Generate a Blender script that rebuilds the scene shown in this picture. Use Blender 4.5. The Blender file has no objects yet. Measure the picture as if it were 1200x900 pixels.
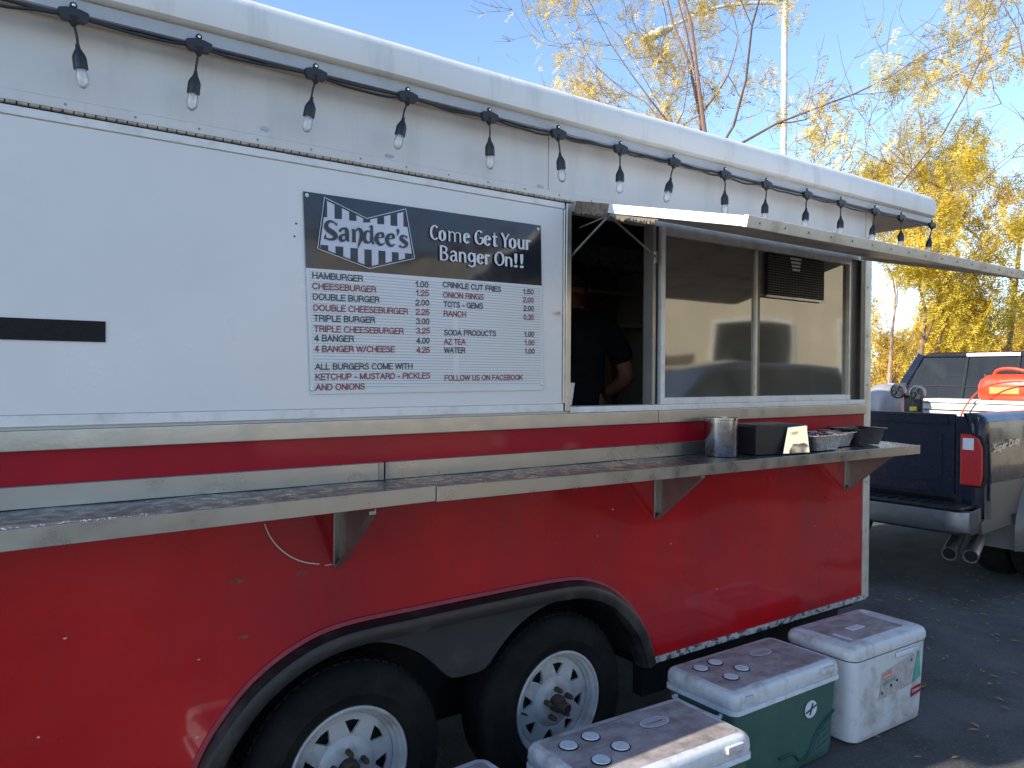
import bpy, bmesh, math, random
from math import sin, cos, pi, radians, sqrt, atan2
from mathutils import Vector, Matrix
random.seed(7)
S = bpy.context.scene
C = S.collection

# ------------------------------------------------------------------ camera
F, YAW, PIT, ROL = 900.0, radians(35.9), math.atan(10/900.0), 0.006
CAM = Vector((0, -2.3, 1.62))
_f = Vector((sin(YAW)*cos(PIT), cos(YAW)*cos(PIT), -sin(PIT)))
_r = Vector((cos(YAW), -sin(YAW), 0))
_u = Vector((sin(YAW)*sin(PIT), cos(YAW)*sin(PIT), cos(PIT)))
r2 = _r*cos(ROL)+_u*sin(ROL); u2 = -_r*sin(ROL)+_u*cos(ROL)
cam = bpy.data.cameras.new('camera'); co = bpy.data.objects.new('camera', cam); C.objects.link(co)
M = Matrix((r2, u2, -_f)).transposed().to_4x4(); M.translation = CAM
co.matrix_world = M
cam.sensor_width = 36; cam.lens = 36*F/1200; cam.clip_end = 2000; cam.clip_start = 0.02
S.camera = co

# ------------------------------------------------------------------ sky, sun, exposure
EL, PSI = radians(27), radians(9.6)
SUN = Vector((-cos(PSI)*cos(EL), sin(PSI)*cos(EL), sin(EL)))
w = bpy.data.worlds.new('World'); S.world = w; w.use_nodes = True
nt = w.node_tree; nt.nodes.clear()
sky = nt.nodes.new('ShaderNodeTexSky'); sky.sky_type = 'NISHITA'; sky.sun_disc = False
sky.sun_elevation = EL; sky.sun_rotation = atan2(SUN.x, SUN.y) % (2*pi)
sky.air_density = 1.0; sky.dust_density = 0.4; sky.ozone_density = 2.4; sky.altitude = 600
bg = nt.nodes.new('ShaderNodeBackground'); bg.inputs[1].default_value = 0.15
wo = nt.nodes.new('ShaderNodeOutputWorld')
nt.links.new(sky.outputs[0], bg.inputs[0]); nt.links.new(bg.outputs[0], wo.inputs[0])
sl = bpy.data.lights.new('sun', 'SUN'); sl.energy = 4.6; sl.angle = radians(0.5); sl.color = (1, .93, .82)
so = bpy.data.objects.new('sun', sl); C.objects.link(so)
so.rotation_euler = SUN.to_track_quat('Z', 'Y').to_euler()
S.view_settings.view_transform = 'Standard'; S.view_settings.look = 'None'
S.view_settings.exposure = 1.15; S.view_settings.gamma = 1
S.cycles.max_bounces = 8; S.cycles.transparent_max_bounces = 16
S.cycles.use_denoising = True

# ------------------------------------------------------------------ helpers
def ray(px, py):
    return _f + r2*((px-600)/F) - u2*((py-450)/F)
def Yp(px, py, y=0.0):                       # photograph pixel -> point on the real plane y = const
    d = ray(px, py); t = (y-CAM.y)/d.y; return CAM+d*t

def mat(name, base, rough=.5, metal=0, var=.12, scale=8, bump=0, bscale=60, coat=0, spec=.5,
        grime=None, gamt=.4, gscale=3, gstretch=(1, 1, 1), gthr=(.5, .7), rvar=.1, emit=None, wave=0, wscale=2):
    m = bpy.data.materials.new(name); m.use_nodes = True
    n = m.node_tree.nodes; L = m.node_tree.links
    p = n['Principled BSDF']; p.inputs['Metallic'].default_value = metal
    p.inputs['Specular IOR Level'].default_value = spec
    p.inputs['Coat Weight'].default_value = coat; p.inputs['Coat Roughness'].default_value = .06
    tc = n.new('ShaderNodeTexCoord')
    def noise(sc, det=6, st=None, rough_=.6):
        t = n.new('ShaderNodeTexNoise'); t.inputs['Scale'].default_value = sc; t.inputs['Detail'].default_value = det
        t.inputs['Roughness'].default_value = rough_
        mp = n.new('ShaderNodeMapping'); mp.inputs['Scale'].default_value = st or (1, 1, 1)
        L.new(tc.outputs['Object'], mp.inputs[0]); L.new(mp.outputs[0], t.inputs[0]); return t
    t = noise(scale)
    mr = n.new('ShaderNodeMapRange'); mr.inputs[1].default_value = .3; mr.inputs[2].default_value = .7
    mr.inputs[3].default_value = 1-var; mr.inputs[4].default_value = 1+var
    L.new(t.outputs[0], mr.inputs[0])
    mx = n.new('ShaderNodeVectorMath'); mx.operation = 'SCALE'; mx.inputs[0].default_value = base[:3]
    L.new(mr.outputs[0], mx.inputs['Scale']); col = mx.outputs[0]
    if grime:
        g = noise(gscale, 8, gstretch, .65)
        gr = n.new('ShaderNodeMapRange'); gr.inputs[1].default_value = gthr[0]; gr.inputs[2].default_value = gthr[1]
        gr.inputs[3].default_value = 0; gr.inputs[4].default_value = gamt
        L.new(g.outputs[0], gr.inputs[0])
        mg = n.new('ShaderNodeMix'); mg.data_type = 'RGBA'; mg.inputs['B'].default_value = (*grime, 1)
        L.new(gr.outputs[0], mg.inputs['Factor']); L.new(col, mg.inputs['A']); col = mg.outputs['Result']
    L.new(col, p.inputs['Base Color'])
    rr = n.new('ShaderNodeMapRange'); rr.inputs[1].default_value = .3; rr.inputs[2].default_value = .7
    rr.inputs[3].default_value = max(.02, rough-rvar); rr.inputs[4].default_value = min(1, rough+rvar)
    t2 = noise(scale*2.3, 5); L.new(t2.outputs[0], rr.inputs[0]); L.new(rr.outputs[0], p.inputs['Roughness'])
    last = None
    if bump:
        b = n.new('ShaderNodeBump'); b.inputs['Strength'].default_value = bump; b.inputs['Distance'].default_value = .01
        L.new(noise(bscale, 4).outputs[0], b.inputs['Height']); last = b
    if wave:
        b = n.new('ShaderNodeBump'); b.inputs['Strength'].default_value = wave; b.inputs['Distance'].default_value = .05
        L.new(noise(wscale, 1).outputs[0], b.inputs['Height'])
        if last: L.new(last.outputs[0], b.inputs['Normal'])
        last = b
    if last:
        L.new(last.outputs[0], p.inputs['Normal'])
        if coat: L.new(last.outputs[0], p.inputs['Coat Normal'])
    return m

class MB:
    def __init__(s): s.v = []; s.f = []
    def quad(s, a, b, c, d):
        i = len(s.v); s.v += [tuple(a), tuple(b), tuple(c), tuple(d)]; s.f.append((i, i+1, i+2, i+3)); return s
    def poly(s, pts):
        i = len(s.v); s.v += [tuple(p) for p in pts]; s.f.append(tuple(range(i, i+len(pts)))); return s
    def hexa(s, P):                          # 8 corners: bottom 4 ccw, top 4 ccw
        i = len(s.v); s.v += [tuple(p) for p in P]
        for q in ((3, 2, 1, 0), (4, 5, 6, 7), (0, 1, 5, 4), (1, 2, 6, 5), (2, 3, 7, 6), (3, 0, 4, 7)):
            s.f.append(tuple(i+k for k in q))
        return s
    def box(s, x0, x1, y0, y1, z0, z1):
        return s.hexa([(x0, y0, z0), (x1, y0, z0), (x1, y1, z0), (x0, y1, z0), (x0, y0, z1), (x1, y0, z1), (x1, y1, z1), (x0, y1, z1)])
    def prism(s, pts, axis, a, b):           # polygon extruded along axis from a to b
        def P(p, t):
            return {'x': (t, p[0], p[1]), 'y': (p[0], t, p[1]), 'z': (p[0], p[1], t)}[axis]
        n = len(pts); i = len(s.v)
        s.v += [P(p, a) for p in pts]+[P(p, b) for p in pts]
        s.f.append(tuple(range(i+n-1, i-1, -1))); s.f.append(tuple(range(i+n, i+2*n)))
        for k in range(n):
            k2 = (k+1) % n; s.f.append((i+k, i+k2, i+n+k2, i+n+k))
        return s
    def tube(s, pts, r, n=8, cap=True):
        pts = [Vector(p) for p in pts]; N = len(pts)
        rs = r if isinstance(r, (list, tuple)) else [r]*N
        i0 = len(s.v); up = None
        for k, p in enumerate(pts):
            d = (pts[min(k+1, N-1)]-pts[max(k-1, 0)])
            d = d.normalized() if d.length > 1e-9 else Vector((0, 0, 1))
            if up is None:
                up = Vector((0, 0, 1)) if abs(d.z) < .9 else Vector((1, 0, 0))
            a = (up-d*up.dot(d)).normalized(); b = d.cross(a); up = a
            for j in range(n):
                t = 2*pi*j/n; s.v.append(tuple(p+(a*cos(t)+b*sin(t))*rs[k]))
        for k in range(N-1):
            for j in range(n):
                j2 = (j+1) % n; A = i0+k*n
                s.f.append((A+j, A+j2, A+n+j2, A+n+j))
        if cap:
            s.f.append(tuple(i0+j for j in range(n-1, -1, -1))); s.f.append(tuple(i0+(N-1)*n+j for j in range(n)))
        return s
    def lathe(s, prof, c, axis='z', n=24, closed=False):   # prof (r, h)
        c = Vector(c); i0 = len(s.v)
        for r, h in prof:
            for j in range(n):
                t = 2*pi*j/n; a, b = r*cos(t), r*sin(t)
                s.v.append(tuple(c+Vector({'z': (a, b, h), 'y': (a, -h, b), 'x': (h, a, b)}[axis])))
        N = len(prof)
        for k in range(N if closed else N-1):
            k2 = (k+1) % N
            for j in range(n):
                j2 = (j+1) % n
                s.f.append((i0+k*n+j, i0+k*n+j2, i0+k2*n+j2, i0+k2*n+j))
        return s
    def grid(s, fn, nu, nv):
        i0 = len(s.v)
        for a in range(nu+1):
            for b in range(nv+1): s.v.append(tuple(fn(a/nu, b/nv)))
        for a in range(nu):
            for b in range(nv):
                q = i0+a*(nv+1)+b; s.f.append((q, q+nv+1, q+nv+2, q+1))
        return s
    def ball(s, c, r, n=8, m=6):
        c = Vector(c); rr = r if hasattr(r, '__len__') else (r, r, r)
        return s.grid(lambda u, v: c+Vector((rr[0]*sin(pi*v)*cos(2*pi*u), rr[1]*sin(pi*v)*sin(2*pi*u), rr[2]*cos(pi*v))), n, m)
    def xf(s, m):
        s.v = [tuple(m @ Vector(p)) for p in s.v]; return s
    def build(s, name, m, parent=None, bevel=0, seg=2, smooth=False, kind=None, label=None):
        me = bpy.data.meshes.new(name); me.from_pydata(s.v, [], s.f); me.update()
        WN = False
        if bevel or smooth:
            bm = bmesh.new(); bm.from_mesh(me)
            bmesh.ops.remove_doubles(bm, verts=bm.verts, dist=1e-5)
            if bevel:
                ed = [e for e in bm.edges if len(e.link_faces) == 2 and e.calc_face_angle(0) > .6]
                bmesh.ops.bevel(bm, geom=ed, offset=bevel, segments=seg, affect='EDGES', profile=.5, clamp_overlap=True)
            bmesh.ops.recalc_face_normals(bm, faces=bm.faces)
            bm.to_mesh(me); bm.free()
            if smooth or seg > 1:
                for p in me.polygons: p.use_smooth = True
                try: me.set_sharp_from_angle(angle=radians(38))
                except Exception: pass
            WN = bool(bevel)
        o = bpy.data.objects.new(name, me); C.objects.link(o)
        if WN: o.modifiers.new('weighted_normal', 'WEIGHTED_NORMAL').keep_sharp = True
        if m: me.materials.append(m)
        if parent: o.parent = parent
        if kind: o['kind'] = kind
        if label: o['label'] = label
        return o

def thing(name, label, cat, loc=(0, 0, 0), rz=0, group=None):
    o = bpy.data.objects.new(name, None); C.objects.link(o); o.empty_display_size = .1
    o.location = loc; o.rotation_euler = (0, 0, rz)
    return tag(o, label, cat, group)
def tag(o, label, cat, group=None):
    o['label'] = label; o['category'] = cat
    if group: o['group'] = group
    return o
def dup(o, parent=None):
    c = o.copy(); C.objects.link(c)
    if parent: c.parent = parent
    for ch in list(o.children): dup(ch, c)
    return c
def catmull(P, k=5):
    out = []; n = len(P)
    for i in range(n-1):
        p0, p1, p2, p3 = P[max(i-1, 0)], P[i], P[i+1], P[min(i+2, n-1)]
        for j in range(k):
            t = j/k
            out.append(tuple(.5*((2*b)+(-a+c)*t+(2*a-5*b+4*c-d)*t*t+(-a+3*b-3*c+d)*t**3) for a, b, c, d in zip(p0, p1, p2, p3)))
    out.append(tuple(P[-1])); return out
def text_geo(body, bold=.018):
    cu = bpy.data.curves.new('t', 'FONT'); cu.body = body; cu.resolution_u = 3; cu.offset = bold
    o = bpy.data.objects.new('t', cu); C.objects.link(o)
    bpy.context.view_layer.update()
    dg = bpy.context.evaluated_depsgraph_get(); e = o.evaluated_get(dg); me = e.to_mesh()
    v = [(p.co.x, p.co.y) for p in me.vertices]; f = [tuple(p.vertices) for p in me.polygons]
    e.to_mesh_clear(); bpy.data.objects.remove(o); bpy.data.curves.remove(cu)
    return v, f
def text_on(body, fn, name, m, parent, cap=None, width=None, kind=None):
    """fn(s, t): s in 0..width metres along the baseline, t up -> world point"""
    v, f = text_geo(body); x0 = min(a for a, b in v); x1 = max(a for a, b in v)
    sx = width/(x1-x0); sy = (cap/.729) if cap else sx
    mb = MB(); mb.v = [tuple(fn((a-x0)*sx, b*sy)) for a, b in v]; mb.f = f
    return mb.build(name, m, parent)

# ------------------------------------------------------------------ materials
M_red = mat('red_paint', (.42, .004, .007), .30, 0, .20, .8, coat=.8, spec=.2, grime=(.19, .012, .022), gamt=.6, gscale=1.5, gstretch=(1.6, 1, .6), gthr=(.42, .68), wave=.16, wscale=2.2)
M_redtop = mat('red_strip_shaded', (.36, .004, .016), .4, 0, .12, 3, coat=.2, spec=.2, wave=.05)  # side panel red, darkened in colour for the light the shelf blocks
M_white = mat('white_wall_paint', (.72, .685, .645), .38, 0, .05, 1.3, grime=(.46, .39, .31), gamt=.35, gscale=5, gstretch=(2, 1, .35), gthr=(.5, .75), wave=.05, wscale=2)
M_roof = mat('white_roof_skin', (.80, .77, .72), .45, 0, .05, 2, bump=.06, bscale=35, grime=(.38, .35, .31), gamt=.5, gscale=4, gstretch=(2.5, 1, .5), gthr=(.52, .78))
M_door = mat('white_hatch_paint', (.755, .715, .68), .34, 0, .04, 1.1, grime=(.52, .50, .47), gamt=.25, gscale=3, gthr=(.55, .8), wave=.05, wscale=2.2)
M_alu = mat('aluminium_trim', (.50, .47, .43), .36, .85, .10, 6, grime=(.36, .32, .27), gamt=.35, gscale=7, gstretch=(1, 1, 3), bump=.05, bscale=90)
M_steel = mat('stainless_shelf_top', (.25, .245, .25), .32, .85, .15, 11, grime=(.10, .095, .10), gamt=.6, gscale=22, gstretch=(.4, 1.6, 1), gthr=(.40, .62), bump=.16, bscale=40, rvar=.2)
M_steel2 = mat('stainless_flange', (.42, .40, .37), .33, .9, .08, 5, grime=(.38, .35, .31), gamt=.3, gscale=5, gthr=(.5, .8), bump=.02, bscale=60)
M_chrome = mat('chrome', (.82, .82, .82), .08, 1, .05, 6, rvar=.04, wave=.25, wscale=7)
M_galv = mat('bracket_steel', (.34, .32, .30), .42, .85, .15, 14, grime=(.28, .25, .22), gamt=.5, gscale=12)
M_black = mat('black_plastic', (.016, .016, .018), .42, 0, .2, 20)
M_rubber = mat('tyre_rubber', (.0065, .0062, .006), .85, 0, .25, 8, spec=.25, bump=.15, bscale=45, grime=(.028, .025, .021), gamt=.5, gscale=5)
M_fender = mat('fender_black', (.008, .008, .009), .42, spec=.3, metal=0) if 0 else mat('fender_black', (.008, .008, .009), .42, 0, .2, 6, grime=(.10, .09, .08), gamt=.5, gscale=7, bump=.06, bscale=30)
M_plate = mat('fender_plate_grey', (.020, .020, .022), .6, spec=.3, var=.15) if 0 else mat('fender_plate_grey', (.020, .020, .022), .6, 0, .15, 5, grime=(.10, .09, .08), gamt=.5, gscale=3)
M_rim = mat('rim_white', (.42, .42, .42), .42, 0, .08, 9, coat=.1, grime=(.20, .16, .12), gamt=.75, gscale=10, gthr=(.52, .72))
M_rust = mat('rusty_hub', (.075, .05, .038), .7, .3, .4, 40, bump=.4, bscale=70)
M_skirt = mat('skirt_white_chipped', (.50, .49, .47), .6, .1, .2, 20, grime=(.05, .04, .035), gamt=.95, gscale=28, gstretch=(1, 1, 1.5), gthr=(.5, .58), bump=.2, bscale=50)
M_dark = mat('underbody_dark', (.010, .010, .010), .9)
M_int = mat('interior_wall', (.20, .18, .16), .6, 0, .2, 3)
M_cream = mat('cream_aluminium', (.62, .58, .50), .42, .35, .1, 12, grime=(.30, .24, .17), gamt=.6, gscale=11, gstretch=(1, 1, .6))
M_whitefr = mat('white_window_frame', (.76, .73, .70), .4, .1, .05, 12, grime=(.42, .38, .32), gamt=.45, gscale=14)
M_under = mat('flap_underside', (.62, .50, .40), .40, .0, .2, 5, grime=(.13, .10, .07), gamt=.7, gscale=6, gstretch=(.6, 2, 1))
M_wood = mat('raw_edge_rust', (.13, .10, .07), .85, 0, .4, 30, bump=.5, bscale=60)
M_signblk = mat('sign_black_vinyl', (.012, .016, .026), .16, 0, .1, 4, coat=.3, wave=.12, wscale=5)
M_signwht = mat('sign_print_white', (.72, .70, .68), .45, 0, .03, 5)
M_signtxt = mat('sign_print_dark', (.03, .035, .05), .4)
M_signred = mat('sign_print_maroon', (.26, .03, .05), .4)
M_cooler_w = mat('cooler_lid_white', (.60, .61, .62), .5, 0, .08, 9, grime=(.22, .17, .15), gamt=.7, gscale=9, gthr=(.47, .68), bump=.15, bscale=60)
M_cooler_g = mat('cooler_green', (.045, .115, .092), .42, 0, .10, 5, bump=.05, bscale=90, grime=(.08, .13, .12), gamt=.3, gscale=5)
M_lidtop = mat('lid_grimy_top', (.25, .22, .215), .5, 0, .35, 14, grime=(.46, .43, .42), gamt=.9, gscale=9, gstretch=(1, 1.6, 1), gthr=(.42, .70), bump=.15, bscale=80)
M_cup = mat('cup_recess_blue_white', (.62, .67, .72), .45, 0, .1, 20, grime=(.35, .30, .28), gamt=.5, gscale=25)
M_navy = mat('navy_car_paint', (.006, .009, .026), .25, .0, .08, 3, coat=.35, spec=.3)
M_tan = mat('tan_car_paint', (.12, .105, .09), .4, .1, .08, 3, coat=.2)
M_redlens = mat('red_lens', (.50, .01, .015), .15, 0, .1, 30, coat=.8, bump=.2, bscale=120)
M_whlens = mat('clear_lens', (.75, .75, .75), .12, 0, .1, 30, coat=.6)
M_gas = mat('red_fuel_can', (.72, .045, .012), .35, 0, .08, 6, coat=.2)
M_skin = mat('skin', (.42, .17, .11), .5, 0, .06, 10)
M_shirt = mat('black_shirt', (.008, .008, .009), .9)
M_hair = mat('dark_hair', (.02, .014, .01), .6, 0, .3, 60)
M_cloth = mat('dark_trousers', (.03, .03, .04), .85)
def glass(name, tint, refl, dust, dcol=(.3, .29, .26), rough=.02, wave=.02, wscale=1.5):
    m = bpy.data.materials.new(name); m.use_nodes = True; n = m.node_tree.nodes; L = m.node_tree.links
    n.clear(); out = n.new('ShaderNodeOutputMaterial')
    tr = n.new('ShaderNodeBsdfTransparent'); tr.inputs[0].default_value = (*tint, 1)
    gl = n.new('ShaderNodeBsdfAnisotropic'); gl.inputs['Roughness'].default_value = rough; gl.inputs[0].default_value = (.95, .93, .88, 1)
    df = n.new('ShaderNodeBsdfDiffuse'); df.inputs[0].default_value = (*dcol, 1)
    fr = n.new('ShaderNodeFresnel'); fr.inputs[0].default_value = 1.5
    ad = n.new('ShaderNodeMath'); ad.operation = 'ADD'; ad.inputs[1].default_value = refl; ad.use_clamp = True
    tc = n.new('ShaderNodeTexCoord'); no = n.new('ShaderNodeTexNoise'); no.inputs['Scale'].default_value = 4; no.inputs['Detail'].default_value = 6
    L.new(tc.outputs['Object'], no.inputs[0])
    ml = n.new('ShaderNodeMath'); ml.operation = 'MULTIPLY'; ml.inputs[1].default_value = dust*2
    L.new(no.outputs[0], ml.inputs[0])
    n2 = n.new('ShaderNodeTexNoise'); n2.inputs['Scale'].default_value = wscale; n2.inputs['Detail'].default_value = 1
    L.new(tc.outputs['Object'], n2.inputs[0])
    b = n.new('ShaderNodeBump'); b.inputs['Strength'].default_value = wave; b.inputs['Distance'].default_value = .1
    L.new(n2.outputs[0], b.inputs['Height']); L.new(b.outputs[0], gl.inputs['Normal'])
    m1 = n.new('ShaderNodeMixShader'); m2 = n.new('ShaderNodeMixShader')
    L.new(fr.outputs[0], ad.inputs[0]); L.new(ad.outputs[0], m1.inputs[0]); L.new(tr.outputs[0], m1.inputs[1]); L.new(gl.outputs[0], m1.inputs[2])
    L.new(ml.outputs[0], m2.inputs[0]); L.new(m1.outputs[0], m2.inputs[1]); L.new(df.outputs[0], m2.inputs[2])
    L.new(m2.outputs[0], out.inputs[0]); return m
M_glass = glass('serving_window_glass', (.35, .34, .32), .20, .22, (.34, .31, .26), .045, wave=.05)
M_carglass = glass('tinted_car_glass', (.16, .17, .16), .0, .02, (.3, .3, .3))
M_bulb = glass('clear_bulb_glass', (1, 1, 1), .02, .22, (1, 1, 1), wave=0)

# ------------------------------------------------------------------ ground
def ground_mat():
    m = mat('asphalt', (.062, .060, .060), .85, 0, .5, 2.2, bump=.9, bscale=85, grime=(.14, .13, .12), gamt=.75, gscale=60, gthr=(.52, .68))
    return m
M_asph = ground_mat()
g = MB().grid(lambda u, v: (-300+600*u, -300+600*v, 0), 12, 12).build('ground', M_asph); g['kind'] = 'structure'
# ------------------------------------------------------------------ food trailer
XL, XR, D = -1.2, 4.166, 2.05
T = thing('food_trailer', 'red and white food trailer with an open serving window and a steel shelf', 'food trailer', (1.5, 1.0, 0))
def tp(mb, name, m, parent=None, **k):            # trailer part from world coordinates
    return mb.xf(Matrix.Translation((-1.5, -1.0, 0))).build(name, m, parent or T, **k)
Z0 = .41
# wheel opening outline (one long arch for both axles)
arch = [(.555, Z0), (.575, .50), (.632, .592), (.726, .690), (.857, .765), (1.0, .800), (1.25, .806), (1.6, .809), (1.915, .806), (2.05, .782), (2.17, .725), (2.275, .635), (2.35, .53), (2.395, Z0)]
def arch_z(x):
    for (a, b), (c, d) in zip(arch, arch[1:]):
        if a <= x <= c: return b+(d-b)*(x-a)/(c-a) if c > a else b
    return Z0
ac = catmull(arch, 4)
def lower_panel(xs, ztop, y):
    mb = MB()
    for a, b in zip(xs, xs[1:]):
        za = arch_z(a); zb = arch_z(b); n = 4
        for k in range(n):
            f0, f1 = k/n, (k+1)/n
            mb.quad((a, y, za+(ztop-za)*f0), (b, y, zb+(ztop-zb)*f0), (b, y, zb+(ztop-zb)*f1), (a, y, za+(ztop-za)*f1))
    return mb
xs = sorted(set([XL+.05]+[XL+.05+k*.25 for k in range(7)]+[a for a, b in ac]+[2.6, 3.0, 3.4, 3.8, 4.065]))
xs = [x for i, x in enumerate(xs) if i == 0 or x-xs[i-1] > 1e-4]
tp(lower_panel(xs, 1.300, 0), 'red_side_panel', M_red)
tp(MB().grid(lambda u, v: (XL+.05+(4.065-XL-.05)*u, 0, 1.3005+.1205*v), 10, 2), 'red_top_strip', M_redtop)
# arch trim (swept lip) and inner plate
def sweep(path, prof):           # path in xz, prof (n outward, y)
    mb = MB(); N = len(path)
    for i, (x, z) in enumerate(path):
        a = Vector(path[max(i-1, 0)]); b = Vector(path[min(i+1, N-1)]); d = (b-a).normalized(); nn = Vector((-d.y, d.x))
        for o_, y in prof: mb.v.append((x+nn.x*o_, y, z+nn.y*o_))
    k = len(prof)
    for i in range(N-1):
        for j in range(k-1): mb.f.append((i*k+j, i*k+j+1, (i+1)*k+j+1, (i+1)*k+j))
    return mb
tp(sweep(ac, [(.014, -.001), (.012, -.020), (.0, -.045), (-.020, -.054), (-.046, -.048), (-.056, -.020), (-.056, .03)]), 'fender_trim', M_fender, smooth=True)
tp(sweep(ac, [(.030, 0), (.028, -.006), (.016, -.010), (.013, -.001)]), 'fender_bead', mat('red_bead', (.26, .012, .03), .5, 0, .2, 20), smooth=True)
HUBS = (1.045, 1.928); HZ = .322
pl = MB(); nn = 72
for k in range(nn):
    def zz(x):
        zs = [.545]
        for h in HUBS:
            if abs(x-h) < .42: zs.append(HZ+sqrt(.42**2-(x-h)**2))
        z = .022*math.log(sum(math.exp(q/.022) for q in zs))
        return min(z, arch_z(x)-.005)
    a = .66+(2.32-.66)*k/nn; b = .66+(2.32-.66)*(k+1)/nn
    pl.quad((a, .012, zz(a)), (b, .012, zz(b)), (b, .012, arch_z(b)), (a, .012, arch_z(a)))
    pl.quad((a, .012, zz(a)), (a, .05, zz(a)), (b, .05, zz(b)), (b, .012, zz(b)))
tp(pl, 'fender_plate', M_plate)
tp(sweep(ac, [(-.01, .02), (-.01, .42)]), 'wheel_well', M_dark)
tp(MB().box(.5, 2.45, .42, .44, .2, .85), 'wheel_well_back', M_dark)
# skirt strip, underbody
tp(MB().box(2.405, 4.10, -.006, .02, .388, Z0+.004), 'skirt_strip', M_skirt)
tp(MB().box(XL+.05, .54, -.006, .02, .388, Z0+.004), 'skirt_strip', M_skirt)
tp(MB().box(XL+.1, .5, .06, 2.0, .34, .50).box(2.45, 4.08, .06, 2.0, .34, .50).box(.5, 2.45, .45, 1.6, .34, .52), 'chassis_floor', M_dark)
tp(MB().box(2.46, 4.0, .10, .16, .20, .34), 'chassis_rail', M_dark); tp(MB().box(2.46, 4.0, 1.6, 1.66, .20, .34), 'chassis_rail', M_dark)
tp(MB().tube([(1.045, .2, HZ), (1.045, 1.9, HZ)], .035).tube([(1.925, .2, HZ), (1.925, 1.9, HZ)], .035), 'axle', M_dark)
# upper walls
tp(MB().box(XL+.05, 1.94, .001, .03, 1.421, 2.290), 'hatch_backing', M_white)
def strip_wall(x0, x1, z0, z1, y, n):
    return MB().grid(lambda u, v: (x0+(x1-x0)*u, y, z0+(z1-z0)*v), n, 2)
tp(MB().box(XL+.05, 1.828, .0, .03, 2.330, 2.56), 'upper_wall_panel', M_white)
tp(MB().box(1.832, 4.07, .0, .03, 2.330, 2.56), 'upper_wall_panel', M_white)
tp(MB().box(XL+.05, 4.07, -.005, .028, 2.300, 2.3285), 'drip_strip', M_white, bevel=.0015, seg=1)
# red strip sits in the side panel; rail above it
tp(MB().box(XL+.05, 2.42, -.022, .03, 1.4215, 1.474), 'belt_rail', M_alu, bevel=.003)
tp(MB().box(2.423, 4.062, -.022, .03, 1.4215, 1.474), 'belt_rail', M_alu, bevel=.003)
# corner post: rounded aluminium
cp = [(4.066, -.004), (4.12, -.006), (4.15, .006), (4.165, .03), (4.168, .10), (4.168, .18), (4.150, .18), (4.066, .02)]
tp(MB().prism(cp, 'z', .395, 2.54), 'corner_post', M_cream, smooth=True)
tp(MB().prism([(XL, .18), (XL, .03), (XL+.015, .006), (XL+.05, -.004), (XL+.05, .02), (XL+.02, .18)], 'z', .395, 2.54), 'corner_post', M_cream, smooth=True)
tp(MB().box(4.10, 4.160, .18, D, .40, 2.54), 'end_wall', M_white)
tp(MB().box(XL+.006, XL+.06, .18, D, .40, 2.54), 'end_wall', M_white)
tp(MB().box(XL, 4.16, D, D+.04, .40, 2.54), 'back_wall', M_white)
for k in range(8):
    x = XR-.02; z = .5+k*.27
    tp(MB().lathe([(0, .003), (.006, .002), (.007, 0)], (4.095, -.006, z), 'y', 8), 'rivet', M_alu)
for k in range(26):
    tp(MB().lathe([(0, .002), (.003, .0015), (.0038, 0)], (-.1+k*.165, -.0052, 2.3145), 'y', 8), 'rivet', M_galv)
# small faded oval smudges and tape residue
def smudge(px, py, w_, h_, m, rz=0, y=-.0006):
    p = Yp(px, py, 0); mb = MB(); n = 10
    mb.poly([(p.x+w_*cos(2*pi*k/n)*random.uniform(.75, 1.1), y, p.z+h_*sin(2*pi*k/n)*random.uniform(.7, 1.1)+rz*w_*cos(2*pi*k/n)) for k in range(n)])
    return mb
M_smg = mat('grey_smudge', (.46, .48, .50), .5, 0, .3, 60)
for (a, b) in ((310, 151), (456, 183), (633, 219)): tp(smudge(a, b, .018, .009, M_smg), 'smudge', M_smg)
M_res = mat('tape_residue', (.20, .05, .035), .8, 0, .5, 50)
M_scr = mat('pale_scratch', (.62, .45, .42), .7, 0, .3, 50)
for (a, b, ww, hh) in ((278, 681, .026, .008), (355, 671, .02, .008), (286, 746, .02, .006)): tp(smudge(a, b, ww, hh, M_res), 'tape_residue', M_res)
for (a, b, ww, hh) in ((76, 748, .006, .003), (385, 662, .015, .002), (718, 597, .004, .003), (786, 637, .003, .004), (233, 773, .004, .002), (231, 864, .005, .003), (45, 864, .004, .003), (967, 583, .012, .006), (955, 616, .003, .003), (700, 628, .003, .002), (840, 690, .003, .003), (1003, 640, .002, .004)):
    tp(smudge(a, b, ww, hh, M_scr), 'paint_chip', M_scr if (a, b) != (967, 583) else M_dark)
rs_ = random.Random(3)
for k in range(9):
    a, b = rs_.uniform(40, 1000), rs_.uniform(640, 760)
    if a > 230 and b > 690: continue
    tp(smudge(a, b, rs_.uniform(.001, .002), rs_.uniform(.001, .003), M_res), 'paint_chip', M_res)

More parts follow.
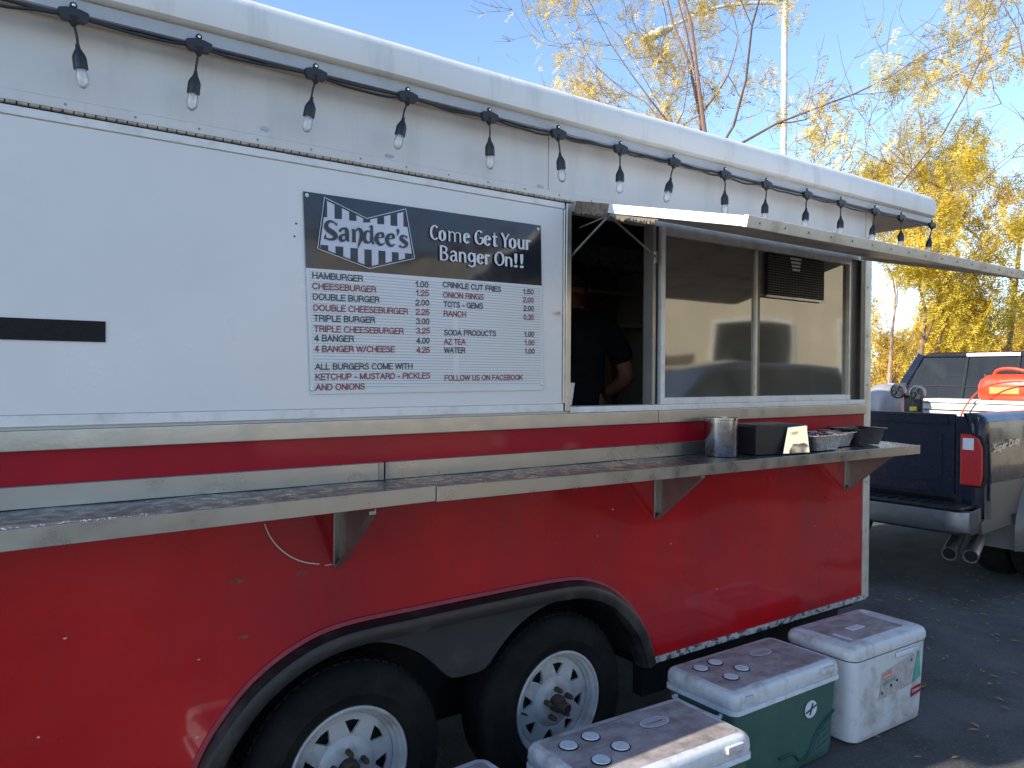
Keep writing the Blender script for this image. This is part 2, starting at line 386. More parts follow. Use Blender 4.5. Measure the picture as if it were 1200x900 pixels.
# roof: skin with a big rounded edge
rp = [(-.058, 2.530), (-.062, 2.534), (-.062, 2.566), (-.082, 2.569), (-.090, 2.576), (-.093, 2.600), (-.093, 2.645), (-.087, 2.668), (-.068, 2.686), (-.030, 2.697), (.04, 2.708), (.4, 2.725), (1.0, 2.735)]
rp2 = [(2.06-y, z) for y, z in reversed(rp)]
prof = rp+rp2
RX0, RX1 = XL-.25, 4.69
mb = MB(); XS = [RX0, RX0+.015, RX0+.05]+[RX0+.05+(RX1-.13-RX0)*k/30 for k in range(1, 30)]+[RX1-.08, RX1-.035, RX1-.010, RX1]
for x in XS:
    e = min(x-RX0, RX1-x); q = .012*(1-min(1, e/.03))**2
    for (y, z) in prof:
        wob = .0025*sin(x*3.1+z*20)+.0015*sin(x*9.7)
        yy = y+(q if y < 1 else -q)+(wob if y < 1 else 0); zc = z-(q*.9 if z > 2.6 else 0)+.002*sin(x*2.3)
        mb.v.append((x, yy, zc))
k = len(prof)
for i in range(len(XS)-1):
    for j in range(k-1): mb.f.append((i*k+j, i*k+j+1, (i+1)*k+j+1, (i+1)*k+j))
mb.f.append(tuple(range(k))); mb.f.append(tuple((len(XS)-1)*k+j for j in range(k-1, -1, -1)))
roof = tp(mb, 'roof', M_roof, smooth=True)
tp(MB().box(RX0+.01, RX1-.012, -.050, 2.10, 2.531, 2.536), 'roof_soffit', mat('soffit_cream', (.52, .44, .36), .6, 0, .1, 4), roof)
tp(MB().box(RX0+.01, RX1-.004, -.067, -.061, 2.531, 2.565), 'gutter_flange', mat('gutter_blue_grey', (.46, .45, .44), .4, .3, .1, 6, grime=(.3, .27, .22), gamt=.5, gscale=12), roof)
M_tear = mat('roof_tear', (.85, .84, .82), .7)
for px, py in ((315, 22), (505, 72), (597, 95), (670, 118), (560, 70)):
    p = Yp(px, py, -.09)
    tp(MB().poly([(p.x, -.094, p.z+.02), (p.x+.006, -.095, p.z-.004), (p.x+.003, -.094, p.z-.018), (p.x-.002, -.094, p.z)]), 'peeling_flake', M_tear, roof)

# closed hatch panel at the left with its frame and piano hinge
H = thing; hx0, hx1, hz0, hz1 = XL+.2, 1.936, 1.482, 2.286
hp = tp(MB().box(hx0+.03, 1.897, -.010, 0.0, 1.512, 2.262), 'closed_hatch', M_door, bevel=.002, seg=1)
tp(MB().box(hx0, hx1-.034, -.014, .001, hz0, 1.5115), 'hatch_frame', M_whitefr, hp, bevel=.002, seg=1)
tp(MB().box(hx0, hx1-.034, -.014, .001, 2.2625, hz1), 'hatch_frame', M_whitefr, hp, bevel=.002, seg=1)
tp(MB().box(1.8975, 1.908, -.016, .001, 1.512, 2.262).box(1.9085, 1.934, -.018, .03, hz0, hz1), 'hatch_frame', M_alu, hp, bevel=.002, seg=1)
tp(MB().box(hx0, hx0+.03, -.014, .001, 1.512, 2.262), 'hatch_frame', M_whitefr, hp)
mb = MB(); x = hx0
while x < 1.93:
    mb.tube([(x, -.012, 2.2945), (x+.0215, -.012, 2.2945)], .0052, 6); x += .025
tp(mb, 'piano_hinge', mat('old_hinge', (.42, .34, .26), .5, .5, .3, 40), hp, kind='stuff')
tp(MB().box(hx0, 1.934, -.007, .0, 2.2865, 2.2905).box(hx0, 1.934, -.006, -.001, 2.2995, 2.3002), 'hinge_shadow_gap', M_dark, hp)
tp(MB().tube([Yp(655, 367, -.018)+Vector((0, 0, 0)), Yp(655, 367, -.030)], .007, 8), 'latch_bolt', mat('brass', (.45, .27, .1), .4, .8), hp)
for a, b in ((345, 277), (347, 262)):
    p = Yp(a, b, -.0102); tp(MB().lathe([(0, .0005), (.0035, 0)], (p.x, -.0102, p.z), 'y', 8), 'bolt_hole', M_black, hp)

# serving window opening (dark jambs), sliding frames, panes
wz0, wz1 = 1.500, 2.286
tp(MB().box(1.936, 4.06, -.012, .06, 1.4745, 1.4995), 'window_sill', M_whitefr, bevel=.003)
tp(MB().box(1.936, 4.06, 0, .05, 2.262, 2.2995), 'window_head', M_cream, bevel=.002)
tp(MB().box(2.395, 2.413, -.008, .05, wz0, 2.262), 'window_stile', mat('stile_grey', (.34, .31, .27), .4, .5, .1, 9), bevel=.003)
tp(MB().box(2.414, 2.446, .012, .05, wz0, 2.262), 'window_stile', M_black)
fr = tp(MB().box(2.446, 2.470, -.010, .03, wz0, 2.262), 'sliding_window', M_whitefr, bevel=.002)
tp(MB().box(2.4705, 3.918, -.009, .029, wz0, 1.5285), 'bottom_rail', M_whitefr, fr, bevel=.002)
tp(MB().box(2.4705, 3.918, -.009, .029, 2.228, 2.2615), 'top_rail', M_cream, fr, bevel=.002)
tp(MB().box(3.098, 3.112, -.006, .026, 1.529, 2.2275), 'meeting_stile', M_cream, fr, bevel=.002)
tp(MB().box(3.112, 3.150, .010, .03, 1.529, 2.2275), 'meeting_stile', mat('brown_stile', (.16, .13, .10), .4, .4), fr)
tp(MB().box(3.905, 3.918, -.006, .026, 1.529, 2.2275), 'end_stile', M_cream, fr)
tp(MB().box(2.471, 3.097, .008, .012, 1.529, 2.227), 'pane', M_glass, fr)
tp(MB().box(3.151, 3.904, .014, .018, 1.529, 2.227), 'pane', M_glass, fr)
tp(MB().box(3.919, 4.062, .012, .05, wz0, 2.262), 'window_jamb', mat('dark_brown_jamb', (.055, .045, .038), .5, .2))
tp(MB().box(3.925, 3.935, -.004, .012, wz0, 2.262).box(4.02, 4.06, -.006, .012, wz0, 2.262), 'jamb_bead', mat('jamb_bead_grey', (.13, .115, .10), .4, .5))
# louvred vent behind the right half of the window
vx0, vx1, vz0, vz1 = 3.19, 3.665, 2.02, 2.225
vent = tp(MB().box(vx0, vx1, -.001, .010, vz0, vz1), 'vent_grille', M_dark)
for k in range(16):
    z = vz0+.006+k*(vz1-vz0-.01)/16
    tp(MB().box(vx0, vx1, -.007, -.0015, z, z+.0045), 'slat', mat('vent_slat', (.10, .09, .08), .5, .3) if k == 0 else bpy.data.materials['vent_slat'], vent)
mb = MB()
for k in range(20):
    x = vx0+.01+k*(vx1-vx0-.02)/19; mb.box(x-.0012, x+.0012, -.0105, -.0075, vz0, vz1)
tp(mb, 'wire', bpy.data.materials['vent_slat'], vent, kind='stuff')
tp(MB().box(vx0-.01, vx1+.01, -.008, .0, vz0-.012, vz0-.001), 'vent_frame', M_cream, vent)
for k in range(4):
    tp(MB().box(3.36+k*.006, 3.45-k*.004, -.014, -.011, 2.215-k*.018-.010, 2.215-k*.018), 'fan_blade', M_cream, vent)

# interior
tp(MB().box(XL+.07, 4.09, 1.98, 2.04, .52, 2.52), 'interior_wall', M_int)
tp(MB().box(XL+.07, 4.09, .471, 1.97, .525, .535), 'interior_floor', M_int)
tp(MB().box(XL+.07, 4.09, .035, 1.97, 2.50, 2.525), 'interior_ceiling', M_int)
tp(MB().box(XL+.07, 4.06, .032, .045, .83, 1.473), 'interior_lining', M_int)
tp(MB().box(.5, 2.45, .032, .46, .82, .829).box(.5, 2.45, .4605, .47, .525, .829), 'wheel_box', M_int)
sh = tp(MB().box(2.4, 3.95, 1.62, 1.95, 2.185, 2.21), 'interior_shelf', mat('shelf_grey', (.55, .52, .47), .4, .1))
tp(MB().box(2.45, 2.70, 1.66, 1.9, 2.212, 2.30), 'carton', mat('carton_tan', (.40, .34, .26), .8), sh)
tp(MB().box(3.0, 3.95, 1.5, 1.9, 2.35, 2.49), 'range_hood', mat('hood_steel', (.5, .5, .5), .3, .4))
tp(MB().box(2.9, 3.9, 1.35, 1.96, 1.15, 1.40), 'griddle', mat('griddle_steel', (.45, .43, .40), .35, .5), bevel=.01)
tp(MB().box(3.1, 3.35, 1.55, 1.9, 1.41, 1.95).box(3.45, 3.58, 1.5, 1.8, 1.41, 1.9), 'fridge', mat('brown_cabinet', (.48, .32, .20), .5))
tp(MB().box(2.8, 4.0, 1.50, 1.9, 1.955, 1.975), 'interior_shelf', bpy.data.materials['shelf_grey'])

# open flap (awning hatch)
fx0, fx1 = 1.955, 4.02; P0 = Vector((0, -.006, 2.291)); P1 = Vector((0, -.82, 2.100))
fd = (P1-P0).normalized(); fn = Vector((0, -fd.z, fd.y)); fn = fn if fn.z > 0 else -fn
Lf = (P1-P0).length
def fl(x, s, h): p = P0+fd*s+fn*h; return (x, p.y, p.z)
def fbox(x0, x1, s0, s1, h0, h1):
    return MB().hexa([fl(x0, s1, h0), fl(x1, s1, h0), fl(x1, s0, h0), fl(x0, s0, h0), fl(x0, s1, h1), fl(x1, s1, h1), fl(x1, s0, h1), fl(x0, s0, h1)])
flap = tp(fbox(fx0+.02, fx1-.02, .03, Lf-.02, -.004, .012), 'open_flap', M_white)
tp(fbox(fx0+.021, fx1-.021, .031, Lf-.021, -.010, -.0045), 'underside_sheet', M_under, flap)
tp(fbox(fx0, fx1, Lf-.02, Lf, -.024, .014), 'flap_edge', M_cream, flap, bevel=.003)
tp(fbox(fx0, fx0+.02, .20, Lf-.0205, -.022, .011), 'flap_edge', mat('flap_edge_white', (.72, .72, .70), .45, 0, .05, 9), flap, bevel=.002)
mb = MB()
N = 16; e = random.Random(5)
for k in range(N):
    s0 = .01+.19*k/N; s1 = .01+.19*(k+1)/N; a, b = e.uniform(0, .012), e.uniform(0, .012)
    mb.hexa([fl(fx0, s1, -.026-b), fl(fx0+.02, s1, -.022), fl(fx0+.02, s0, -.022), fl(fx0, s0, -.026-a), fl(fx0, s1, .012), fl(fx0+.02, s1, .012), fl(fx0+.02, s0, .012), fl(fx0, s0, .012)])
tp(mb, 'corroded_edge', mat('corroded_edge', (.22, .17, .13), .8, .2, .5, 40, bump=.4, bscale=80), flap)
mb = MB()
for k in range(18):
    s0 = .24+.22*k/18; s1 = .24+.22*(k+1)/18; a, b = e.uniform(.002, .02), e.uniform(.002, .02)
    mb.hexa([fl(fx0+.001, s1, -.028-b), fl(fx0+.012, s1, -.027), fl(fx0+.012, s0, -.027), fl(fx0+.001, s0, -.028-a), fl(fx0+.001, s1, -.0265), fl(fx0+.012, s1, -.0265), fl(fx0+.012, s0, -.0265), fl(fx0+.001, s0, -.0265)])
tp(mb, 'torn_seal', M_wood, flap)
tp(fbox(fx1-.02, fx1, .01, Lf-.0205, -.026, .014), 'flap_edge', M_cream, flap, bevel=.002)
for k in range(16):
    x = fx0+.06+k*.13; c_ = fl(x, Lf+.0005, -.004)
    tp(MB().lathe([(0, .003), (.004, .002), (.0048, 0)], c_, 'y', 8), 'rivet', M_galv, flap)
for k in range(5):
    c_ = fl(fx0, .35+k*.1, -.005)
    tp(MB().lathe([(0, -.003), (.004, -.002), (.0048, 0)], c_, 'x', 8), 'rivet', M_galv, flap)
tp(MB().tube([fl(1.965, .20, -.03), (1.945, -.004, 2.088)], .0045, 6).tube([fl(1.965, .20, -.03), (1.98, -.01, 2.20)], .003, 6), 'support_rod', M_galv)
tp(MB().tube([fl(1.965, .20, -.03), (2.408, -.012, 2.125)], .0045, 6), 'support_rod', M_galv)
tp(MB().tube([(2.402, -.012, 2.10), (2.402, -.012, 2.15)], .009, 8), 'rod_socket', M_galv)

# shelf: two lengths with back flange, front lip and gusset brackets
def shelf(x0, x1, z0, z1, name='serving_shelf'):
    def zt(x): return z0+(z1-z0)*(x-x0)/(x1-x0)
    yf = -.29; n = 24
    mb = MB().grid(lambda u, v: (x0+(x1-x0)*u, -.004+(yf+.004)*v, 1.274+(zt(x0+(x1-x0)*u)-1.274)*v+.0012*sin(u*37+v*5)), n, 6)
    s = tp(mb, name, M_steel, smooth=True)
    tp(MB().hexa([(x0, yf-.003, z0-.045), (x1, yf-.003, z1-.045), (x1, yf+.010, z1-.045), (x0, yf+.010, z0-.045), (x0, yf-.003, z0+.002), (x1, yf-.003, z1+.002), (x1, yf, z1+.002), (x0, yf, z0+.002)]), 'front_lip', M_steel2, s, bevel=.002, seg=1)
    tp(MB().box(x0-.031 if x0 > 0 else x0, x1-.037, -.014, -.002, 1.2745, 1.333), 'back_flange', M_steel2, s, bevel=.002, seg=1)
    tp(MB().hexa([(x0, yf+.012, z0-.02), (x1, yf+.012, z1-.02), (x1, -.004, 1.262), (x0, -.004, 1.262), (x0, yf+.012, z0-.014), (x1, yf+.012, z1-.014), (x1, -.004, 1.268), (x0, -.004, 1.268)]), 'underside', M_galv, s)
    return s
s1 = shelf(XL+.25, 1.172, 1.260, 1.284); s2 = shelf(1.176, 4.105, 1.281, 1.266)
tp(MB().box(1.118, 1.136, -.0165, -.0145, 1.276, 1.332).box(1.146, 1.158, -.0165, -.0145, 1.276, 1.332), 'joint_tape', M_galv, s1)
def bracket(x, par):
    b = tp(MB().hexa([(x, -.007, 1.012), (x+.024, -.007, 1.012), (x+.024, -.001, 1.012), (x, -.001, 1.012), (x, -.007, 1.255), (x+.024, -.007, 1.255), (x+.024, -.001, 1.255), (x, -.001, 1.255)]), 'bracket', M_steel2, par, bevel=.001, seg=1)
    tp(MB().prism([(-.008, 1.012), (-.008, 1.235), (-.255, 1.235), (-.255, 1.222)], 'x', x+.021, x+.025), 'gusset', M_galv, b)
    tp(MB().prism([(-.008, 1.012), (-.012, 1.008), (-.255, 1.212), (-.255, 1.222)], 'x', x+.003, x+.025), 'gusset_flange', M_galv, b)
    tp(MB().lathe([(0, .006), (.006, .005), (.007, 0)], (x+.012, -.007, 1.032), 'y', 8), 'screw', M_rust, b)
    return b
bracket(.968, s1); bracket(2.416, s2); bracket(3.878, s2); bracket(-.45, s1)
# droplets and a water patch on the left shelf
mb = MB(); e = random.Random(9)
for k in range(110):
    x = e.uniform(.0, .42) if k < 70 else e.uniform(.4, 2.3); y = -.268+e.gauss(0, .008) if k < 70 else e.uniform(-.27, -.05); r = e.uniform(.0012, .004)
    z = 1.274+((1.260+.024*(x+.95)/2.12 if x < 1.17 else 1.276)-1.274)*(-y/.29)
    mb.lathe([(0, r*.5), (r*.8, r*.35), (r, 0)], (x, y, z+.0015), 'z', 6)
o = tp(mb, 'water_droplets', mat('water_drop', (.5, .5, .5), .05, .6), s1, kind='stuff')

# wheels
def wheel(x, par):
    c = (x, 0, HZ); y0 = .035            # outer sidewall plane
    t = tp(MB().lathe([(.208, -.012), (.212, .004), (.222, .012), (.250, .018), (.252, .020), (.255, .018), (.300, .017), (.322, .006), (.338, -.010), (.345, -.032), (.345, -.17), (.335, -.19), (.28, -.20), (.21, -.18)], (x, y0, HZ), 'y', 64), 'tyre', M_rubber, smooth=True)
    tm = MB()
    for k in range(60):
        a = 2*pi*k/60
        for yy in (.066, .10, .14):
            R = Matrix.Translation((x, 0, HZ)) @ Matrix.Rotation(a, 4, 'Y')
            tm2 = MB().box(-.012, .012, yy, yy+.026, .342, .3500).xf(R); i = len(tm.v); tm.v += tm2.v; tm.f += [tuple(q+i for q in f_) for f_ in tm2.f]
    tp(tm, 'tread', M_rubber, t, kind='stuff')
    # stepped rim barrel
    tp(MB().lathe([(.2085, -.018), (.2085, .004), (.203, .008), (.198, .006), (.196, -.006), (.186, -.012), (.184, -.030), (.176, -.034), (.172, -.060), (.170, -.15)], (x, y0, HZ), 'y', 64), 'rim', M_rim, t, smooth=True)
    # disc face with eight slots: built as ring sectors with holes
    dk = MB(); n = 8; yd = y0+.038
    def pt(r, a, dy=0): return (x+r*cos(a), yd-dy, HZ+r*sin(a))
    def dome(r): return .020 if r < .07 else (.016 if r < .085 else .004 if r < .1 else .008*(1-(r-.1)/.07))
    off = .22
    for k in range(n):
        a0 = 2*pi*k/n+off; st = 2*pi/n
        # sector outline quads around a trapezoid slot (wide outside)
        ri, ro = .108, .148
        hi, ho = .07*st, .24*st
        am = a0+st/2
        def slot(f):                       # rounded trapezoid slot, wide outside
            cx_, cy_ = cos(2*pi*f), sin(2*pi*f); k_ = max(abs(cx_), abs(cy_)); u_, v_ = cx_/k_, cy_/k_
            rd = .86+.14/max(1, 1+2.0*min(abs(u_), abs(v_)))
            rr_ = .129+.023*v_*rd; hw = (.08+(.29-.08)*(v_*rd+1)/2)*st
            return rr_, am+hw*u_*rd
        def edge_(f):
            cx_, cy_ = cos(2*pi*f), sin(2*pi*f); k_ = max(abs(cx_), abs(cy_)); u_, v_ = cx_/k_, cy_/k_
            return .135+.037*v_, am+st/2*u_
        for q in range(24):
            p, p2, b, b2 = edge_(q/24+.0), edge_((q+1)/24), slot(q/24), slot((q+1)/24)
            dk.quad(pt(*p, dome(p[0])), pt(*p2, dome(p2[0])), pt(*b2, dome(b2[0])), pt(*b, dome(b[0])))
            dk.quad(pt(*b, dome(b[0])), pt(*b2, dome(b2[0])), pt(*b2, -.008), pt(*b, -.008))
    tp(dk, 'disc_face', M_rim, t, smooth=True)
    tp(MB().lathe([(.0985, .0042), (.088, .014), (.078, .020), (.045, .021), (.034, .020), (.0335, .0)], (x, yd, HZ), 'y', 40), 'disc_centre', M_rim, t, smooth=True)
    tp(MB().lathe([(.1715, .0005), (.176, -.003), (.176, -.02)], (x, yd, HZ), 'y', 48), 'disc_edge', M_rim, t, smooth=True)
    tp(MB().lathe([(.0, -.03), (.10, -.03), (.168, -.03)], (x, yd, HZ), 'y', 24), 'brake_drum', M_dark, t)
    for k in range(5):
        a = 2*pi*k/5+.35; cx, cz = x+.056*cos(a), HZ+.056*sin(a)
        tp(MB().lathe([(0, .042), (.007, .041), (.010, .034), (.0105, .0)], (cx, yd-.018, cz), 'y', 6), 'lug_nut', M_rust, t)
    tp(MB().lathe([(0, .075), (.018, .075), (.021, .072), (.021, .035), (.030, .033), (.033, .026), (.033, .0)], (x, yd-.018, HZ), 'y', 20), 'hub_cap', M_rust, t, smooth=True)
    tp(MB().lathe([(0, .001), (.015, .001)], (x, yd-.094, HZ), 'y', 16), 'hub_end', M_dark, t)
    tp(MB().tube([pt(.155, off+pi*.95, .0), pt(.15, off+pi*.95, .03)], .004, 6), 'valve_stem', M_dark, t)
    return t
for h in HUBS: wheel(h, T)
for h in HUBS: tp(MB().lathe([(.15, .1), (.3265, .1), (.3265, -.1), (.15, -.1)], (h, 1.85, HZ), 'y', 24), 'tyre', M_rubber, smooth=True)
tp(MB().prism([(4.16, .9), (4.9, 1.03), (4.9, 1.13), (4.16, 1.26)], 'z', .36, .44), 'hitch_frame', M_dark)
tp(MB().tube([(4.75, 1.08, .05), (4.75, 1.08, .7)], .03, 10), 'jack_stand', M_galv)

# loose wire curling on the red side
P = [Yp(a, b, -.006) for a, b in ((310, 614), (316, 628), (327, 642), (342, 653), (358, 659), (374, 661))]
o = MB().tube(catmull([tuple(p) for p in P], 4), .0022, 6).build('loose_wire', mat('wire_grey', (.55, .50, .46), .5), smooth=True)
tag(o, 'thin pale wire curling down from under the shelf on the red side', 'wire')

# black hook strip on the white hatch
a, b = Yp(-60, 373, -.012), Yp(122, 400, -.012)
o = MB().box(-.12, .322, -.0135, -.0105, 1.702, 1.757).build('fabric_strip', mat('black_fabric', (.012, .012, .013), .95, 0, .3, 90, bump=.3, bscale=300))
tag(o, 'black fabric fastener strip stuck across the white closed hatch', 'strip')

# ------------------------------------------------------------------ menu sign
SG = thing('menu_sign', "printed menu banner with black header and burger prices on the white hatch", 'menu sign', (1.33, -.012, 1.55))
sgM = Matrix.Translation((-1.33, .012, -1.55))
def sp(mb, name, m, par=None, **k): return mb.xf(sgM).build(name, m, par or SG, **k)
cTL, cTR, cBR, cBL = [Vector((a, 0, b)) for a, b in ((.861, 2.180), (1.784, 2.185), (1.801, 1.566), (.887, 1.558))]
def sy(x, z):
    u = (x-.87)/.92; v = (2.18-z)/.62; u = min(1, max(0, u)); v = min(1, max(0, v))
    return -.0125-.007*sin(pi*u)*sin(pi*v)-.002*sin(7*u+3*v)*sin(pi*v)*sin(pi*u)-.002
def sq(u, v):
    p = cTL.lerp(cTR, u).lerp(cBL.lerp(cBR, u), v); return p
HV = .372
def hv(u): return .375-.010*u
def ptS(u, v, off=0): p = sq(u, v); return (p.x, sy(p.x, p.z)-off, p.z)
sp(MB().grid(lambda u, v: ptS(u, 1-v*(1-hv(u))-0, 0), 30, 18), 'menu_board', M_signwht, smooth=True)
sp(MB().grid(lambda u, v: ptS(u, hv(u)*(1-v), 0), 30, 12), 'header', M_signblk, smooth=True)
# ruled menu fields
mr_ = mat('menu_ruled_field', (.60, .60, .60), .45)
n = mr_.node_tree.nodes; L = mr_.node_tree.links; p = n['Principled BSDF']
tc = n.new('ShaderNodeTexCoord'); sx = n.new('ShaderNodeSeparateXYZ'); L.new(tc.outputs['Object'], sx.inputs[0])
ml = n.new('ShaderNodeMath'); ml.operation = 'MULTIPLY'; ml.inputs[1].default_value = 2*pi/.0096; L.new(sx.outputs[2], ml.inputs[0])
sn = n.new('ShaderNodeMath'); sn.operation = 'SINE'; L.new(ml.outputs[0], sn.inputs[0])
rp_ = n.new('ShaderNodeMapRange'); rp_.inputs[1].default_value = .55; rp_.inputs[2].default_value = .95; L.new(sn.outputs[0], rp_.inputs[0])
mm = n.new('ShaderNodeMix'); mm.data_type = 'RGBA'; mm.inputs['A'].default_value = (.72, .70, .67, 1); mm.inputs['B'].default_value = (.42, .42, .42, 1)
L.new(rp_.outputs[0], mm.inputs['Factor']); L.new(mm.outputs['Result'], p.inputs['Base Color'])
def zm(x, y): return 340+x/3.4625, 210+y/3.4625
def W(px, py, off=.0012):
    q = Yp(px, py, -.016); return Vector((q.x, sy(q.x, q.z)-off, q.z))
sp(MB().grid(lambda u, v: ptS(.012+.552*u, .968-v*(.968-.385), .0006), 12, 10), 'menu_field', mr_)
sp(MB().grid(lambda u, v: ptS(.588+.40*u, .968-v*(.968-.379), .0006), 12, 10), 'menu_field', mr_)
DK, RD = M_signtxt, M_signred
LN = [("HAMBURGER", 90, 403, 292, 417, DK), ("CHEESEBURGER", 90, 446, 345, 461, RD), ("DOUBLE BURGER", 92, 489, 358, 502, DK), ("DOUBLE CHEESEBURGER", 94, 534, 474, 549, RD),
 ("TRIPLE BURGER", 96, 576, 341, 584, DK), ("TRIPLE CHEESEBURGER", 97, 620, 457, 629, RD), ("4 BANGER", 99, 658, 256, 661, DK), ("4 BANGER W/CHEESE", 100, 701, 421, 703, RD),
 ("ALL BURGERS COME WITH", 102, 774, 494, 771, DK), ("KETCHUP - MUSTARD - PICKLES", 103, 815, 566, 809, RD), ("AND ONIONS", 104, 858, 302, 853, RD),
 ("1.00", 505, 438, 557, 441, DK), ("1.25", 507, 474, 559, 476, RD), ("2.00", 507, 513, 560, 514, DK), ("2.25", 508, 550, 561, 552, RD), ("3.00", 509, 589, 561, 590, DK), ("3.25", 510, 627, 563, 627, RD), ("4.00", 511, 667, 562, 667, DK), ("4.25", 512, 705, 563, 705, RD),
 ("CRINKLE CUT FRIES", 617, 439, 852, 459, DK), ("ONION RINGS", 618, 481, 781, 490, RD), ("TOTS - GEMS", 620, 519, 778, 527, DK), ("RANCH", 620, 557, 709, 560, RD), ("SODA PRODUCTS", 622, 634, 831, 638, DK), ("AZ TEA", 622, 671, 707, 672, RD), ("WATER", 623, 706, 706, 706, DK), ("FOLLOW US ON FACEBOOK", 626, 818, 942, 815, RD),
 ("1.50", 943, 467, 986, 469, DK), ("2.00", 944, 500, 986, 502, RD), ("2.00", 946, 535, 987, 536, DK), ("0.35", 946, 571, 987, 572, RD), ("1.00", 948, 640, 989, 640, DK), ("1.00", 949, 675, 990, 675, RD), ("1.00", 950, 708, 991, 709, DK)]
# plain grotesque capitals drawn as even-weight strokes; units: cap height 1
def arc_(cx, cy, rx, ry, a0, a1, n=10): return [(cx+rx*cos(radians(a0+(a1-a0)*i/n)), cy+ry*sin(radians(a0+(a1-a0)*i/n))) for i in range(n+1)]
SF = {
 'A': (.68, [[(0, 0), (.34, 1)], [(.68, 0), (.34, 1)], [(.13, .36), (.55, .36)]]),
 'B': (.62, [[(.05, 0), (.05, 1)], [(.05, 1), (.36, 1)]+arc_(.36, .76, .20, .24, 90, -90)[1:]+[(.05, .52)], [(.36, .52)]+arc_(.36, .26, .24, .26, 90, -90)[1:]+[(.05, 0)]]),
 'C': (.68, [arc_(.36, .5, .33, .51, 42, 318, 16)]),
 'D': (.66, [[(.05, 0), (.05, 1), (.28, 1)]+arc_(.28, .5, .35, .5, 90, -90, 12)[1:]+[(.05, 0)]]),
 'E': (.56, [[(.05, 0), (.05, 1)], [(.05, 1), (.56, 1)], [(.05, .52), (.52, .52)], [(.05, 0), (.57, 0)]]),
 'F': (.54, [[(.05, 0), (.05, 1)], [(.05, 1), (.54, 1)], [(.05, .50), (.48, .50)]]),
 'G': (.70, [arc_(.36, .5, .33, .51, 42, 330, 16), [(.68, .46), (.68, .02)], [(.40, .46), (.68, .46)]]),
 'H': (.64, [[(.05, 0), (.05, 1)], [(.61, 0), (.61, 1)], [(.05, .52), (.61, .52)]]),
 'I': (.10, [[(.05, 0), (.05, 1)]]),
 'K': (.64, [[(.05, 0), (.05, 1)], [(.60, 1), (.07, .38)], [(.24, .58), (.64, 0)]]),
 'L': (.50, [[(.05, 1), (.05, 0)], [(.05, 0), (.52, 0)]]),
 'M': (.76, [[(.05, 0), (.05, 1)], [(.05, 1), (.39, .05)], [(.39, .05), (.73, 1)], [(.73, 1), (.73, 0)]]),
 'N': (.64, [[(.05, 0), (.05, 1)], [(.05, 1), (.60, 0)], [(.60, 0), (.60, 1)]]),
 'O': (.74, [arc_(.37, .5, .34, .51, 0, 360, 20)]),
 'P': (.60, [[(.05, 0), (.05, 1)], [(.05, 1), (.34, 1)]+arc_(.34, .73, .23, .27, 90, -90)[1:]+[(.05, .46)]]),
 'R': (.64, [[(.05, 0), (.05, 1)], [(.05, 1), (.36, 1)]+arc_(.36, .75, .22, .25, 90, -90)[1:]+[(.05, .50)], [(.40, .50), (.56, .36), (.58, .10), (.63, 0)]]),
 'S': (.60, [arc_(.30, .75, .24, .26, 25, 200, 8)+[(.16, .60), (.30, .53), (.46, .44)]+arc_(.30, .25, .27, .26, 20, -160, 10)]),
 'T': (.58, [[(0, 1), (.58, 1)], [(.29, 1), (.29, 0)]]),
 'U': (.64, [[(.05, 1)]+arc_(.32, .30, .27, .31, 180, 360, 12)+[(.59, 1)]]),
 'W': (.92, [[(0, 1), (.22, .03)], [(.22, .03), (.46, .97)], [(.46, .97), (.70, .03)], [(.70, .03), (.92, 1)]]),
 'Z': (.58, [[(.02, 1), (.56, 1)], [(.56, 1), (.0, 0)], [(0, 0), (.58, 0)]]),
 '0': (.52, [arc_(.26, .5, .23, .50, 0, 360, 16)]),
 '1': (.40, [[(.08, .76), (.22, .82), (.30, 1)], [(.30, 1), (.30, 0)]]),
 '2': (.52, [[(.03, .70)]+arc_(.26, .74, .23, .26, 165, -20, 8)+[(.36, .44), (.06, .16), (.02, .0)], [(.02, 0), (.51, 0)]]),
 '3': (.52, [arc_(.25, .76, .22, .24, 165, -80, 8)+arc_(.25, .27, .25, .27, 80, -165, 9)]),
 '4': (.54, [[(.38, 0), (.38, 1)], [(.38, 1), (.02, .30)], [(.02, .28), (.54, .28)]]),
 '5': (.52, [[(.48, 1), (.10, 1)], [(.10, 1), (.05, .50)], [(.05, .50)]+arc_(.25, .32, .25, .31, 125, -160, 12)]),
 '.': (.12, [[(.06, 0), (.06, .07)]]), '-': (.34, [[(.03, .38), (.31, .38)]]), '/': (.34, [[(0, -.02), (.32, 1.02)]]), ' ': (.22, [])}
